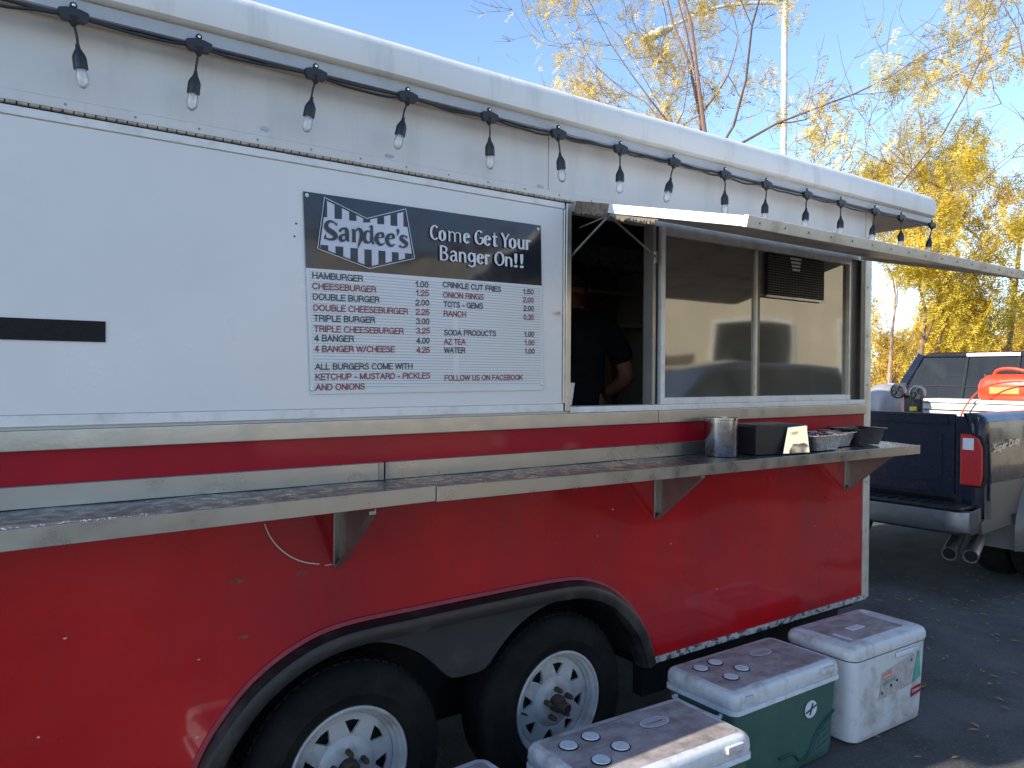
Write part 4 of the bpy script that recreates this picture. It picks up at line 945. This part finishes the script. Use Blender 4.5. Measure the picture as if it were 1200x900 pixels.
c3 = cooler('cooler', 'all white scuffed cooler with a torn sticker, furthest right beside the asphalt', (3.46, -.325, 0), radians(-2), .625, .36, .375, .435, False, 'coolers beside the trailer')
lid3 = [c for c in c3.children if c.name.startswith('lid')][0]
def R3(x0, x1, y0, y1, z, r): return [(a, b, z) for a, b in rounded(x0, x1, y0, y1, r, 4)]
loft(MB(), [R3(-.225, .215, -.105, .125, .4355, .01), R3(-.22, .21, -.10, .12, .4375, .01), R3(-.001, .001, -.001, .001, .4378, .0001)]).build('lid_top', M_lidtop, lid3)
for cx, cy in ((-.262, .13), (-.235, -.13), (.262, .13), (.245, -.125)):
    MB().lathe([(.024, 0), (.022, .002), (0, .002)], (cx, cy, .4358), 'z', 20).build('corner_disc', M_cup, lid3)
MB().box(-.07, .03, -.02, .02, .438, .4405).build('lid_plate', M_cup, lid3)
MB().box(-.20, -.18, -.09, .0, .438, .4395).build('lid_plate', M_cup, lid3)
yb = -.36/2*.955-.004
# slightly inclined front: sticker quads follow the taper
def fy(z): return -(.36/2)*(.91+(.965-.91)*min(1, max(0, (z-.05)/.30)))-.0022
def stq(pts, name, m, off=0):
    return MB().poly([(x, fy(z)-off, z) for x, z in pts]).build(name, m, c3)
stq([(-.10, .17), (.17, .19), (.185, .33), (-.085, .29)], 'torn_sticker', mat('sticker_grey', (.42, .38, .37), .6, 0, .25, 30, grime=(.2, .17, .16), gamt=.6, gscale=40, gthr=(.6, .66)))
stq([(.175, .19), (.245, .21), (.225, .335), (.21, .34)], 'teal_sticker', mat('sticker_teal', (.10, .38, .30), .5, 0, .2, 30), .0004)
stq([(-.075, .255), (-.01, .262), (-.008, .288), (-.073, .282)], 'orange_label', mat('sticker_orange', (.62, .20, .10), .6), .0008)
stq([(.165, .125), (.245, .135), (.247, .175), (.167, .166)], 'red_label', mat('label_red', (.36, .01, .02), .4), .0008)
text_on('MARINE', lambda s_, t_2: (-.075+s_, fy(.235+t_2)-.001, .232+t_2+s_*.06), 'label_lettering', bpy.data.materials['sticker_teal'], c3, cap=.018, width=.10)
text_on('Coleman', lambda s_, t_2: (.174+s_, fy(.145+t_2)-.0014, .143+t_2+s_*.11), 'label_lettering', M_cup, c3, cap=.016, width=.064)
text_on('Coleman', lambda s_, t_2: (-.07+s_, fy(.265+t_2)-.0014, .264+t_2+s_*.11), 'label_lettering', M_cup, c3, cap=.012, width=.055)
for (x, z) in ((-.08, .2), (.04, .235), (.155, .305), (-.01, .22)):
    MB().poly([(x+random.uniform(.004, .011)*cos(2*pi*k/9), fy(z)-.0012, z+random.uniform(.004, .011)*sin(2*pi*k/9)) for k in range(9)]).build('sticker_tear', M_dark, c3)
MB().box(.02, .20, -.1845, -.176, .345, .365).build('front_recess', M_cup, c3, bevel=.003)

# ------------------------------------------------------------------ pickup truck
TR = thing('pickup_truck', 'dark blue and tan pickup truck seen from behind its right rear corner', 'pickup truck', (5.97, 1.16, 0), radians(.6))
def k_(mb, name, m, par=None, **kk): return mb.build(name, m, par or TR, **kk)
AX, AR = 1.12, .47
def zlow(x):
    z = .60
    if abs(x-AX) < AR: z = max(z, .40+sqrt(AR*AR-(x-AX)**2))
    return z
def bedside(sg):
    st = [0, .012, .035, .07]+[.07+k*.05 for k in range(1, 49)]
    pr_ = [(0, -.985), (.18, -1.0), (.45, -1.0), (.75, -.99), (.90, -.975), (.96, -.955), (1.0, -.91), (1.0, -.86), (.2, -.85)]
    mb = MB()
    for x in st:
        z0 = zlow(x); q = .07*(1-min(1, x/.07))**2
        for f_, y in pr_:
            mb.v.append((x, sg*(-(y+(q if y < -.9 else 0))), z0+(1.365-z0)*f_))
    n = len(pr_)
    for i in range(len(st)-1):
        for j in range(n-1): mb.f.append((i*n+j, i*n+j+1, (i+1)*n+j+1, (i+1)*n+j))
    mb.f.append(tuple(range(n)))
    return mb
for sg in (-1, 1): k_(bedside(sg), 'bed_side', M_navy, smooth=True)
# tan lower colour band, proud by 3 mm
for sg in (-1, 1):
    mb = MB(); st = [.03+k*.05 for k in range(50)]
    for x in st:
        z0 = zlow(x); zt = max(z0+.02, .86)
        q = .07*(1-min(1, x/.07))**2
        for f_ in (0, .5, 1): mb.v.append((x, sg*(1.0035-q), z0+(zt-z0)*f_))
    for i in range(len(st)-1):
        for j in range(2): mb.f.append((i*3+j, i*3+j+1, (i+1)*3+j+1, (i+1)*3+j))
    k_(mb, 'two_tone_band', M_tan)
    # wide rear fender flare
    mb = MB(); n = 26
    pf = [(.47, .96), (.475, 1.05), (.50, 1.085), (.54, 1.08), (.58, 1.04), (.61, 1.0)]
    for i in range(n+1):
        a = -.15+(pi+.30)*i/n
        for r_, y in pf: mb.v.append((AX+r_*cos(a), sg*y, .40+r_*sin(a)*1.0))
    for i in range(n):
        for j in range(len(pf)-1): mb.f.append((i*6+j, i*6+j+1, (i+1)*6+j+1, (i+1)*6+j))
    k_(mb, 'fender_flare', M_tan, smooth=True)
    k_(MB().box(AX-.52, AX-.50, sg*.70 if sg > 0 else -1.10, 1.10 if sg > 0 else -.70, .30, .62), 'mud_flap', mat('mud_flap_grey', (.16, .155, .15), .6) if 'mud_flap_grey' not in bpy.data.materials else bpy.data.materials['mud_flap_grey'])
def tire(x, y, w_=.24, r=.40):
    t = k_(MB().lathe([(.22, w_/2), (.24, w_/2+.005), (.34, w_/2+.008), (r-.02, w_/2-.005), (r, w_/2-.03), (r, -w_/2+.03), (r-.02, -w_/2), (.22, -w_/2)], (x, y, r), 'y', 36), 'tyre', M_rubber, smooth=True)
    k_(MB().lathe([(.22, w_/2-.01), (.20, w_/2-.03), (.12, w_/2-.05), (.05, w_/2-.03), (0, w_/2-.03)], (x, y, r), 'y', 28), 'wheel_rim', M_chrome, t, smooth=True)
for y in (-.98, -.70, .98, .70): tire(AX, y, .23, .385)
for y in (-.86, .86): tire(4.75, y)
tg = k_(MB().box(.0, .05, -.785, .785, .74, 1.355), 'tailgate', M_navy, bevel=.012)
k_(MB().box(-.012, -.0005, -.74, .74, 1.27, 1.33), 'tailgate_ridge', M_navy, tg, bevel=.005)
k_(MB().box(-.008, -.0005, -.70, .70, .84, 1.20), 'tailgate_panel', M_navy, tg, bevel=.004)
k_(MB().box(-.02, -.0085, -.13, .13, 1.10, 1.17), 'tailgate_handle', M_black, tg, bevel=.006)
k_(MB().box(0, .04, -.79, .79, .60, .735), 'rear_sill', M_navy)
for sg in (-1, 1):
    k_(MB().box(.003, .04, sg*.79 if sg > 0 else -.94, .94 if sg > 0 else -.79, .60, 1.34), 'rear_corner', M_navy, bevel=.008)
    # tail lamp with rounded outer top corner
    ys = [(.835, .84), (.835, 1.215), (.90, 1.215), (.955, 1.19), (.985, 1.12), (.988, .92), (.975, .84)]
    lamp = k_(MB().prism([(sg*a, b) for a, b in ys], 'x', -.028, .06), 'tail_lamp', M_redlens, bevel=.01)
    k_(MB().box(-.034, -.0285, sg*.855 if sg > 0 else -.93, .93 if sg > 0 else -.855, 1.10, 1.185), 'reverse_lens', M_whlens, lamp, bevel=.003)
    k_(MB().prism([(sg*(a+(.006 if a > .85 else -.010)), b+(.010 if b > 1 else -.010)) for a, b in ys], 'x', -.010, .055), 'lamp_bezel', M_dark, lamp)
# bumper
bp = [(-.20, .50), (-.235, .52), (-.245, .58), (-.235, .665), (-.20, .675), (-.19, .5)]
mb = MB(); st = [(-.985, .17), (-.965, .07), (-.90, .015), (-.80, 0)]; st = st+[(-a, b) for a, b in reversed(st)]
for y, dx in st:
    for x, z in bp: mb.v.append((x+dx, y, z+(.02 if dx > .1 else 0)))
for i in range(len(st)-1):
    for j in range(6): mb.f.append((i*6+j, i*6+(j+1) % 6, (i+1)*6+(j+1) % 6, (i+1)*6+j))
mb.f.append(tuple(range(6))); mb.f.append(tuple((len(st)-1)*6+j for j in range(5, -1, -1)))
bm_ = k_(mb, 'rear_bumper', mat('dull_chrome_bumper', (.20, .205, .225), .38, .85, .15, 7, grime=(.16, .15, .15), gamt=.5, gscale=8), bevel=.008)
k_(MB().box(-.225, .02, -.93, .93, .676, .70), 'step_pad', M_black, bm_, bevel=.006)
for k in range(22): k_(MB().box(-.22, -.05, -.90+k*.083, -.865+k*.083, .7005, .708), 'tread_rib', M_black, bm_)
for sg in (-1, 1):
    k_(MB().prism([(-.03, .50), (.46, .52), (.46, .60), (.0, .60), (-.05, .58)], 'y', sg*.96, sg*.995), 'bumper_side', M_tan, bevel=.004)
k_(MB().prism([(-.26, .40), (-.10, .40), (-.10, .50), (-.26, .50)], 'y', -.05, .05), 'hitch_receiver', M_dark)
k_(MB().box(.05, 4.9, -.55, -.45, .50, .62).box(.05, 4.9, .45, .55, .50, .62).box(.0, 2.4, -.84, .84, .70, .76), 'frame_rail', M_dark)
M_exh = mat('exhaust_steel', (.38, .35, .33), .4, .9, .25, 20)
for k, (dx, dy) in enumerate(((0, 0), (.04, -.13))):
    a = Vector((.35+dx, -.68+dy, .42)); b = Vector((-.10+dx, -.80+dy, .335))
    et = k_(MB().tube([a, b], [.046, .052], 18, False).tube([a, b+(a-b)*.002], [.040, .044], 18, False).tube([b, b+(a-b)*.002], [.052, .043], 18, False), 'exhaust_tip', M_exh, smooth=True)
    k_(MB().tube([b+(a-b)*.03, b+(a-b)*.04], .0435, 16), 'exhaust_dark', M_dark, et)
# bed front wall, cab
k_(MB().box(2.42, 2.46, -.9, .9, .7, 1.38), 'bed_front', M_navy)
k_(MB().hexa([(2.50, -.97, .50), (4.25, -.97, .50), (4.25, .97, .50), (2.50, .97, .50), (2.50, -.95, 1.36), (4.25, -.95, 1.36), (4.25, .95, 1.36), (2.50, .95, 1.36)]), 'cab_body', M_navy, bevel=.04, seg=3)
k_(MB().hexa([(4.26, -.95, .55), (5.75, -.90, .50), (5.75, .90, .50), (4.26, .95, .55), (4.26, -.92, 1.26), (5.65, -.86, 1.12), (5.65, .86, 1.12), (4.26, .92, 1.26)]), 'hood', M_navy, bevel=.05, seg=3)
# greenhouse: pillars and roof
zb, zt = 1.355, 1.90
B4 = {'rl': (2.52, .93), 'rr': (2.52, -.93), 'fl': (4.75, .91), 'fr': (4.75, -.91)}
T4 = {'rl': (2.66, .72), 'rr': (2.66, -.72), 'fl': (4.15, .72), 'fr': (4.15, -.72)}
rf = k_(MB().hexa([(2.62, -.76, zt-.055), (4.20, -.76, zt-.055), (4.20, .76, zt-.055), (2.62, .76, zt-.055), (2.72, -.66, zt), (4.05, -.66, zt), (4.05, .66, zt), (2.72, .66, zt)]), 'cab_roof', M_navy, bevel=.025, seg=3)
for key in B4:
    b, t = Vector((*B4[key], zb)), Vector((*T4[key], zt-.03))
    k_(MB().tube([b, b.lerp(t, .5)+Vector((0, .015*(1 if b.y > 0 else -1), 0)), t], [.055, .05, .045], 8), 'pillar', M_navy, smooth=True)
for sg in (-1, 1):
    b, t = Vector((3.55, sg*.93, zb)), Vector((3.5, sg*.74, zt-.03)); k_(MB().tube([b, t], .04, 8), 'pillar', M_navy, smooth=True)
def gl(a, b, c, d, name): return k_(MB().quad(a, b, c, d), name, M_carglass)
rw = gl((2.52, -.90, zb), (2.52, .90, zb), (2.655, .71, zt-.045), (2.655, -.71, zt-.045), 'rear_window')
gl((2.53, .925, zb), (4.70, .905, zb), (4.14, .735, zt-.045), (2.67, .735, zt-.045), 'side_window')
gl((4.70, -.905, zb), (2.53, -.925, zb), (2.67, -.735, zt-.045), (4.14, -.735, zt-.045), 'side_window')
gl((4.75, .90, zb-.05), (4.75, -.90, zb-.05), (4.16, -.71, zt-.045), (4.16, .71, zt-.045), 'windscreen')
for y in (-.25, .25):
    k_(MB().tube([(2.512, y, zb), (2.645, y*.97, zt-.05)], .012, 6), 'window_divider', M_black, rw)
k_(MB().tube([(2.56, -.86, zb+.18), (2.56, .86, zb+.18)], .004, 6), 'defroster_line', M_black, rw)
k_(MB().box(2.640, 2.700, -.17, .17, zt-.055, zt-.012), 'brake_light', M_redlens, rf, bevel=.006)
k_(MB().box(2.634, 2.6395, -.25, .25, zt-.05, zt-.018), 'cargo_light', M_whlens, rf)
for sg in (-1, 1):
    k_(MB().box(2.95, 3.4, sg*.48-.24, sg*.48+.24, .95, 1.35).box(2.95, 3.08, sg*.48-.22, sg*.48+.22, 1.3, 1.62).box(2.95, 3.03, sg*.48-.12, sg*.48+.12, 1.63, 1.80), 'seat', mat('seat_grey', (.13, .12, .11), .9) if 'seat_grey' not in bpy.data.materials else bpy.data.materials['seat_grey'], bevel=.03)
    k_(MB().box(4.2, 4.32, sg*.98 if sg > 0 else -1.26, 1.26 if sg > 0 else -.98, 1.35, 1.62), 'mirror', M_black, bevel=.02)
# flowing silver script on the bed side: unreadable decal as thin strokes
M_dec = mat('silver_decal', (.6, .58, .52), .3, .5)
text_on('Super Duty', lambda s_, t_2: (.12+s_, -1.0045, 1.085+t_2+s_*.10), 'decal', M_dec, TR, cap=.055, width=.46)

# things in the bed
tb = thing('truck_toolbox', 'white metal tool box with red lettering lying across the truck bed', 'tool box', (7.75, 1.05, .82))
MB().box(-.22, .22, -.82, .36, -.05, .565).build('box_body', mat('toolbox_white', (.70, .68, .64), .4, 0, .12, 12, grime=(.35, .28, .24), gamt=.6, gscale=14), tb, bevel=.01)
MB().box(-.24, .24, -.84, .38, .57, .60).build('box_lid', M_whitefr, tb, bevel=.006)
MB().box(-.235, -.2215, -.80, .34, .50, .506).build('lid_seam', M_dark, tb)
text_on('JOBOX', lambda s_, t_2: (-.2262, -.05-s_, .41+t_2), 'box_lettering', M_redlens, tb, cap=.07, width=.20)
mb = MB()
gc = thing('fuel_can', 'red plastic fuel can with a curved handle standing on the white tool box', 'fuel can', (7.72, .69, 1.422))
loft(MB(), [[(a, b, z) for a, b in rounded(-.11*s, .11*s, -.24*s2, .24*s2, .07)] for s, s2, z in ((.1, .1, .0), (.88, .93, .0), (1, 1, .03), (1, 1, .13), (.95, .93, .18), (.72, .72, .225), (.55, .5, .235), (.1, .1, .238))]).build('can_shell', M_gas, gc, smooth=True)
MB().tube(catmull([(0, .13, .20), (0, .10, .27), (0, -.02, .285), (0, -.16, .25), (0, -.19, .20)], 5), .016, 8).build('can_handle', M_gas, gc, smooth=True)
MB().tube([(0, .17, .19), (0, .20, .235)], [.03, .026], 10).build('can_cap', M_black, gc)
MB().box(-.113, -.1105, -.12, .12, .06, .12).build('can_label', mat('can_label_orange', (.8, .25, .06), .5), gc)
st_ = thing('bed_strap', 'thin orange strap looped over the tool box and fuel can', 'strap', (7.5, .6, .77))
MB().tube(catmull([(-.06, .40, .42), (-.05, .34, .60), (-.04, .20, .76), (.02, .0, .82), (.1, -.3, .80)], 5), .007, 6).build('strap_loop', M_gas, st_, smooth=True)
tk = thing('gas_cylinder', 'grey rounded tank standing in the truck bed beside the gauges', 'tank', (7.15, 1.51, .77))
loft(MB(), [[(a, b, z) for a, b in rounded(-.18*s, .18*s, -.18*s, .18*s, .175*s, 6)] for s, z in ((.9, 0), (1, .03), (1, .58), (.95, .67), (.8, .74), (.5, .785), (.001, .80))]).build('tank_shell', mat('tank_grey', (.30, .28, .30), .4, .3, .1, 6, grime=(.16, .12, .12), gamt=.5, gscale=5), tk, smooth=True)
MB().box(-.05, .05, -.16, -.02, .765, .80).build('tank_valve_guard', mat('valve_grey', (.2, .2, .2), .4, .5), tk, bevel=.01)
gg = thing('hose_reel', 'pair of chrome rimmed gauges on a black stem in the truck bed', 'gauges', (6.8, 1.07, .77))
MB().tube([(0, 0, 0), (0, 0, .55), (0, -.0, .70)], [.05, .045, .03], 10).build('stem', M_black, gg, smooth=True)
MB().box(-.02, .03, -.06, .10, .52, .70).build('manifold', M_black, gg, bevel=.02)
for yy, zz_, r_ in ((.13, .735, .068), (-.04, .720, .066)):
    a_ = MB().lathe([(r_, -.02), (r_, .015), (r_-.012, .02), (r_-.016, .006), (0, .006)], (-.05, yy, zz_), 'x', 28)
    a_.v = [(-.1-x, y, z) for x, y, z in a_.v]
    gr_ = a_.build('gauge_case', M_galv, gg, smooth=True)
    MB().lathe([(r_-.02, -.0), (0, -.0)], (-.062, yy, zz_), 'x', 24).build('gauge_dial', mat('dial_dark', (.05, .05, .055), .2), gr_)
    for k in range(6):
        a = k*pi/3; MB().tube([(-.066, yy, zz_), (-.066, yy+(r_-.02)*cos(a), zz_+(r_-.02)*sin(a))], .004, 5).build('spoke', M_chrome, gr_)
MB().tube([(-.04, 0, .565), (-.04, 0, .60)], .03, 8).build('yellow_cap', mat('cap_yellow', (.7, .55, .05), .4), gg)

# ------------------------------------------------------------------ street lamp
def at(px, py, Zc): d = ray(px, py); return CAM+d*Zc
p = at(918, 200, 15.5)
LP = thing('street_lamp', 'tall pale grey street lamp with one curved arm behind the yellow tree', 'street lamp', (p.x, p.y, 0))
M_pole = mat('pole_grey', (.62, .60, .56), .5, .2, .05, 3)
hz = at(918, 8, 15.5).z
rdir = Vector((-_r.x, -_r.y, 0))
MB().tube([(0, 0, 0), (0, 0, 4), (0, 0, hz+.25)], [.10, .075, .055], 12).build('pole', M_pole, LP, smooth=True)
A_ = [Vector((0, 0, hz+.02)), rdir*.5+Vector((0, 0, hz+.06)), rdir*1.4+Vector((0, 0, hz-.05)), rdir*2.25+Vector((0, 0, hz-.40))]
MB().tube(catmull([tuple(q) for q in A_], 6), .035, 8).build('arm', M_pole, LP, smooth=True)
hd = MB().ball((0, 0, 0), (.36, .15, .09), 16, 8).xf(Matrix.Translation(rdir*2.55+Vector((0, 0, hz-.56))) @ Matrix.Rotation(atan2(rdir.y, rdir.x), 4, 'Z') @ Matrix.Rotation(.38, 4, 'Y'))
hd.build('lamp_head', M_pole, LP, smooth=True)
MB().lathe([(0, -.01), (.16, 0), (.17, .35), (0, .36)], (0, 0, 0), 'z', 12).build('base', M_pole, LP)

# ------------------------------------------------------------------ trees
def leafmat(name, c1, c2):
    m = bpy.data.materials.new(name); m.use_nodes = True; n = m.node_tree.nodes; L = m.node_tree.links; n.clear()
    out = n.new('ShaderNodeOutputMaterial'); tc = n.new('ShaderNodeTexCoord'); no = n.new('ShaderNodeTexNoise'); no.inputs['Scale'].default_value = 1.6; no.inputs['Detail'].default_value = 8; no.inputs['Roughness'].default_value = .8
    L.new(tc.outputs['Object'], no.inputs[0]); mp = n.new('ShaderNodeMapRange'); mp.inputs[1].default_value = .35; mp.inputs[2].default_value = .65; L.new(no.outputs[0], mp.inputs[0])
    mx = n.new('ShaderNodeMix'); mx.data_type = 'RGBA'; mx.inputs['A'].default_value = (*c1, 1); mx.inputs['B'].default_value = (*c2, 1); L.new(mp.outputs[0], mx.inputs['Factor'])
    df = n.new('ShaderNodeBsdfDiffuse'); tr = n.new('ShaderNodeBsdfTranslucent'); ms = n.new('ShaderNodeMixShader'); ms.inputs[0].default_value = .38
    L.new(mx.outputs['Result'], df.inputs[0]); L.new(mx.outputs['Result'], tr.inputs[0]); L.new(df.outputs[0], ms.inputs[1]); L.new(tr.outputs[0], ms.inputs[2]); L.new(ms.outputs[0], out.inputs[0]); return m
M_bark = mat('bark_reddish', (.16, .10, .08), .85, 0, .3, 12, bump=.4, bscale=40)
M_bark2 = mat('bark_pale', (.26, .20, .17), .85, 0, .3, 12, bump=.4, bscale=40)
def tree(label, base, H0, seed, lean, leaf, bark, spread, fronds, trunks=1, minz=0, leafsize=1.0, leafzone=None, group='honey locust trees behind the trailer', r0=.09, depth=5, grow=.8):
    rnd = random.Random(seed); t = thing('locust_tree', label, 'tree', base, 0, group)
    tb_ = MB(); br = MB(); tips = []
    def grow_(p, d, Ln, r, dep, mbx):
        pts = [p]; rs = [r]; seg = 5; dd = d.copy()
        for k in range(seg):
            sd_ = .05 if dep == 0 else .17; dd = (dd+Vector((rnd.gauss(0, sd_), rnd.gauss(0, sd_), rnd.gauss(.02, .08)))).normalized()
            p = p+dd*(Ln/seg); pts.append(p); rs.append(r*(1-.62*(k+1)/seg))
        mbx.tube(pts, rs, 7 if dep < 2 else 4, False)
        if dep >= depth-2:
            for q in range(1, seg+1): tips.append((pts[q], dd.copy(), dep))
        if dep >= depth: return
        nb = (4 if dep == 0 else rnd.choice((3, 4, 4))) if dep < 3 else rnd.choice((2, 3, 4))
        for b in range(nb):
            i = rnd.randint(2, seg) if dep else rnd.randint(2, seg)
            ang = rnd.uniform(.45, 1.05)*spread; az = rnd.uniform(0, 2*pi)
            ax = dd.orthogonal().normalized(); ax.rotate(Matrix.Rotation(az, 3, dd)); nd = dd.copy(); nd.rotate(Matrix.Rotation(ang, 3, ax))
            if nd.z < -.25: nd.z *= -.3
            grow_(pts[i], nd.normalized(), Ln*rnd.uniform(.55, .85)*grow, max(.0035, rs[i]*rnd.uniform(.45, .7)), dep+1, br)
        grow_(pts[-1], (dd+Vector((0, 0, .2))).normalized(), Ln*.75, max(.004, rs[-1]), dep+1, br)
    for k in range(trunks):
        d0 = Vector((lean[0]+rnd.gauss(0, .10), lean[1]+rnd.gauss(0, .10), 1)).normalized() if trunks > 1 else Vector((*lean, 1)).normalized()
        grow_(Vector((rnd.uniform(-.12, .12)*(trunks > 1), rnd.uniform(-.12, .12)*(trunks > 1), 0)), d0, H0, r0, 0, tb_)
    tk_ = tb_.build('trunk', bark, t, smooth=True)
    br.build('branches', bark, t)
    lf = MB(); cl = [rnd.choice(tips) for _ in range(max(1, fronds//26))]
    for k in range(fronds):
        c = cl[k % len(cl)] if rnd.random() < .86 else rnd.choice(tips)
        p = c[0]+Vector((rnd.gauss(0, .12), rnd.gauss(0, .12), rnd.gauss(-.08, .13)))
        if p.z+base[2] < minz: continue
        if leafzone and not leafzone(p, rnd): continue
        az = rnd.uniform(0, 2*pi); drp = rnd.uniform(.3, 1.3); ax = Vector((cos(az), sin(az), -drp)).normalized()
        side = ax.cross(Vector((0, 0, 1))).normalized(); ln = rnd.uniform(.10, .20)*leafsize; m_ = 6
        for q in range(m_):
            c_ = p+ax*(ln*q/m_)+Vector((0, 0, -.02*(q/m_)**2))
            for sgn in (-1, 1):
                d_ = (side*sgn+ax*.5+Vector((rnd.gauss(0, .25), rnd.gauss(0, .25), rnd.gauss(-.15, .25)))).normalized(); wv = ax*.008*leafsize
                e_ = c_+d_*rnd.uniform(.025, .042)*leafsize
                lf.poly([c_, (c_+e_)/2+wv, e_, (c_+e_)/2-wv])
    lf.build('foliage', leaf, t, kind='stuff')
    return t
Lf_y = leafmat('leaf_yellow', (.74, .50, .07), (.88, .70, .22))
Lf_g = leafmat('leaf_yellow_green', (.50, .42, .05), (.85, .62, .10))
Lf_p = leafmat('leaf_pale_yellow', (.72, .50, .16), (.70, .42, .06))
def gp(px, Zc): q = at(px, 445, Zc); return (q.x, q.y, 0)
tree('slender multi-stemmed locust tree with yellow leaves rising above the middle of the trailer roof', gp(862, 9.3), 5.2, 21, (0, 0), Lf_y, M_bark, 1.15, 6000, 2, 3.6, 1.2, r0=.062, depth=5, grow=.66)
tree('bushier yellow-green locust tree showing under the trailer roof overhang', gp(1065, 11.5), 2.6, 5, (.03, 0), Lf_g, M_bark, .95, 8000, 1, .8, 1.35, r0=.06, depth=4, grow=.72)
tree('nearly bare reddish twigged locust tree at the right edge against the sky', gp(1172, 12.5), 4.6, 13, (-.02, 0), Lf_p, M_bark, .95, 600, 1, 1.5, 1.1, r0=.06, depth=4, grow=.62)
tree('golden leaved locust tree low behind the pickup cab', gp(1170, 15.5), 1.4, 31, (0, .05), Lf_y, M_bark2, 1.05, 7000, 1, .8, 1.7, r0=.09, depth=4, grow=.7)
tree('small dull yellow locust tree between the trailer corner and the far trees', gp(1040, 14.5), 2.2, 44, (0, 0), Lf_y, M_bark2, .9, 5500, 1, 1.0, 1.6, r0=.08, depth=4, grow=.75)

# fallen leaves on the asphalt
e = random.Random(77); lf = MB()
for k in range(1000):
    x = e.uniform(3.3, 10); y = e.uniform(-2.4, 2.5) if e.random() < .7 else e.gauss(.3, .5)
    a = e.uniform(0, 6.28); l_ = e.uniform(.010, .034); w_ = l_*.35
    z = .006+e.uniform(0, .006)
    lf.poly([(x-l_*cos(a), y-l_*sin(a), z), (x+w_*sin(a), y-w_*cos(a), z+.003), (x+l_*cos(a), y+l_*sin(a), z), (x-w_*sin(a), y+w_*cos(a), z+.003)])
o = lf.build('fallen_leaves', mat('fallen_leaf', (.30, .17, .05), .8, 0, .5, 3)); o['kind'] = 'stuff'
o['label'] = 'small brown and yellow leaves scattered on the dark asphalt'

# far tree belt on the horizon
e = random.Random(8); ft = MB()
for k in range(5200):
    a = e.uniform(-.15, 2.2); r = e.uniform(60, 72); x, y = r*cos(a), r*sin(a)
    hgt = 3.5+2.0*sin(a*9)+1.2*sin(a*23+1); z = e.uniform(0, 1)**.8*max(1.5, hgt)
    s = e.uniform(.3, .8); d = Vector((e.gauss(0, 1), e.gauss(0, 1), e.gauss(0, 1))).normalized(); u_ = d.orthogonal().normalized()*s; v_ = d.cross(u_).normalized()*s
    c_ = Vector((x, y, z)); ft.poly([c_-u_, c_-v_, c_+u_, c_+v_])
o = ft.build('distant_trees', leafmat('far_leaf', (.10, .11, .04), (.36, .25, .07))); o['kind'] = 'stuff'

# ------------------------------------------------------------------ across the lot (mirrored in the glass and the red paint)
BD = thing('shop_building', 'low cream shop building across the lot behind the camera', 'building', (12.5, -8.5, 0), radians(32))
M_bw = mat('cream_render', (.58, .50, .36), .8, 0, .08, 2, bump=.1, bscale=20)
MB().box(-9, 9, -6, 0, 0, 4.6).build('building_wall', M_bw, BD)
MB().box(-9.2, 9.2, -6.2, .25, 4.6, 4.95).build('parapet', mat('brown_parapet', (.14, .09, .06), .7), BD)
for k in range(6):
    x = -8+k*2.8; wf = MB().box(x, x+1.7, .002, .05, .9, 2.8).build('window_frame', M_whitefr, BD)
    MB().box(x+.08, x+1.62, .052, .06, .98, 2.72).build('pane', M_carglass, wf); MB().box(x+.08, x+1.62, .005+.046, .0515, .98, 2.72).build('dark_room', M_dark, wf)
MB().box(-.95, -.05, .002, .05, .0, 2.1).build('door', mat('brown_door', (.12, .07, .04), .5), BD)
CV = thing('parked_suv', 'dark grey parked sport utility car on the sunny side of the lot', 'car', (5.3, -4.6, 0), radians(4))
sd = [(0, .35), (0, .95), (.12, 1.08), (1.1, 1.16), (1.9, 1.72), (2.4, 1.80), (4.3, 1.78), (4.75, 1.2), (4.82, .6), (4.75, .35)]
M_suv = mat('suv_grey', (.035, .037, .042), .2, .4, .05, 3, coat=1)
MB().prism(sd, 'y', -.92, .92).build('body', M_suv, CV, bevel=.05, seg=3)
for y_, nm in ((.925, 'side_glass'), (-.925, 'side_glass')):
    for a in ([(1.3, 1.2), (1.95, 1.66), (2.7, 1.72), (2.7, 1.2)], [(2.8, 1.2), (2.8, 1.72), (3.6, 1.71), (3.65, 1.2)], [(3.75, 1.2), (3.72, 1.70), (4.2, 1.69), (4.5, 1.22)]):
        MB().poly([(p[0], y_, p[1]) for p in a]).build(nm, mat('suv_glass', (.02, .025, .03), .05, 0, .1, 3) if 'suv_glass' not in bpy.data.materials else bpy.data.materials['suv_glass'], CV)
for x in (.95, 3.9):
    for y in (-.84, .84):
        tt = MB().lathe([(0, .1), (.2, .1), (.22, .11), (.36, .10), (.36, -.1), (0, -.1)], (x, y, .36), 'y', 28).build('wheel', M_rubber, CV, smooth=True)
for x, m_ in ((-.01, M_whlens), (4.80, M_redlens)):
    for y in (-.7, .7): MB().box(x-.02, x+.03, y-.15, y+.15, .75, .92).build('headlight' if x < 1 else 'tail_light', m_, CV, bevel=.01)
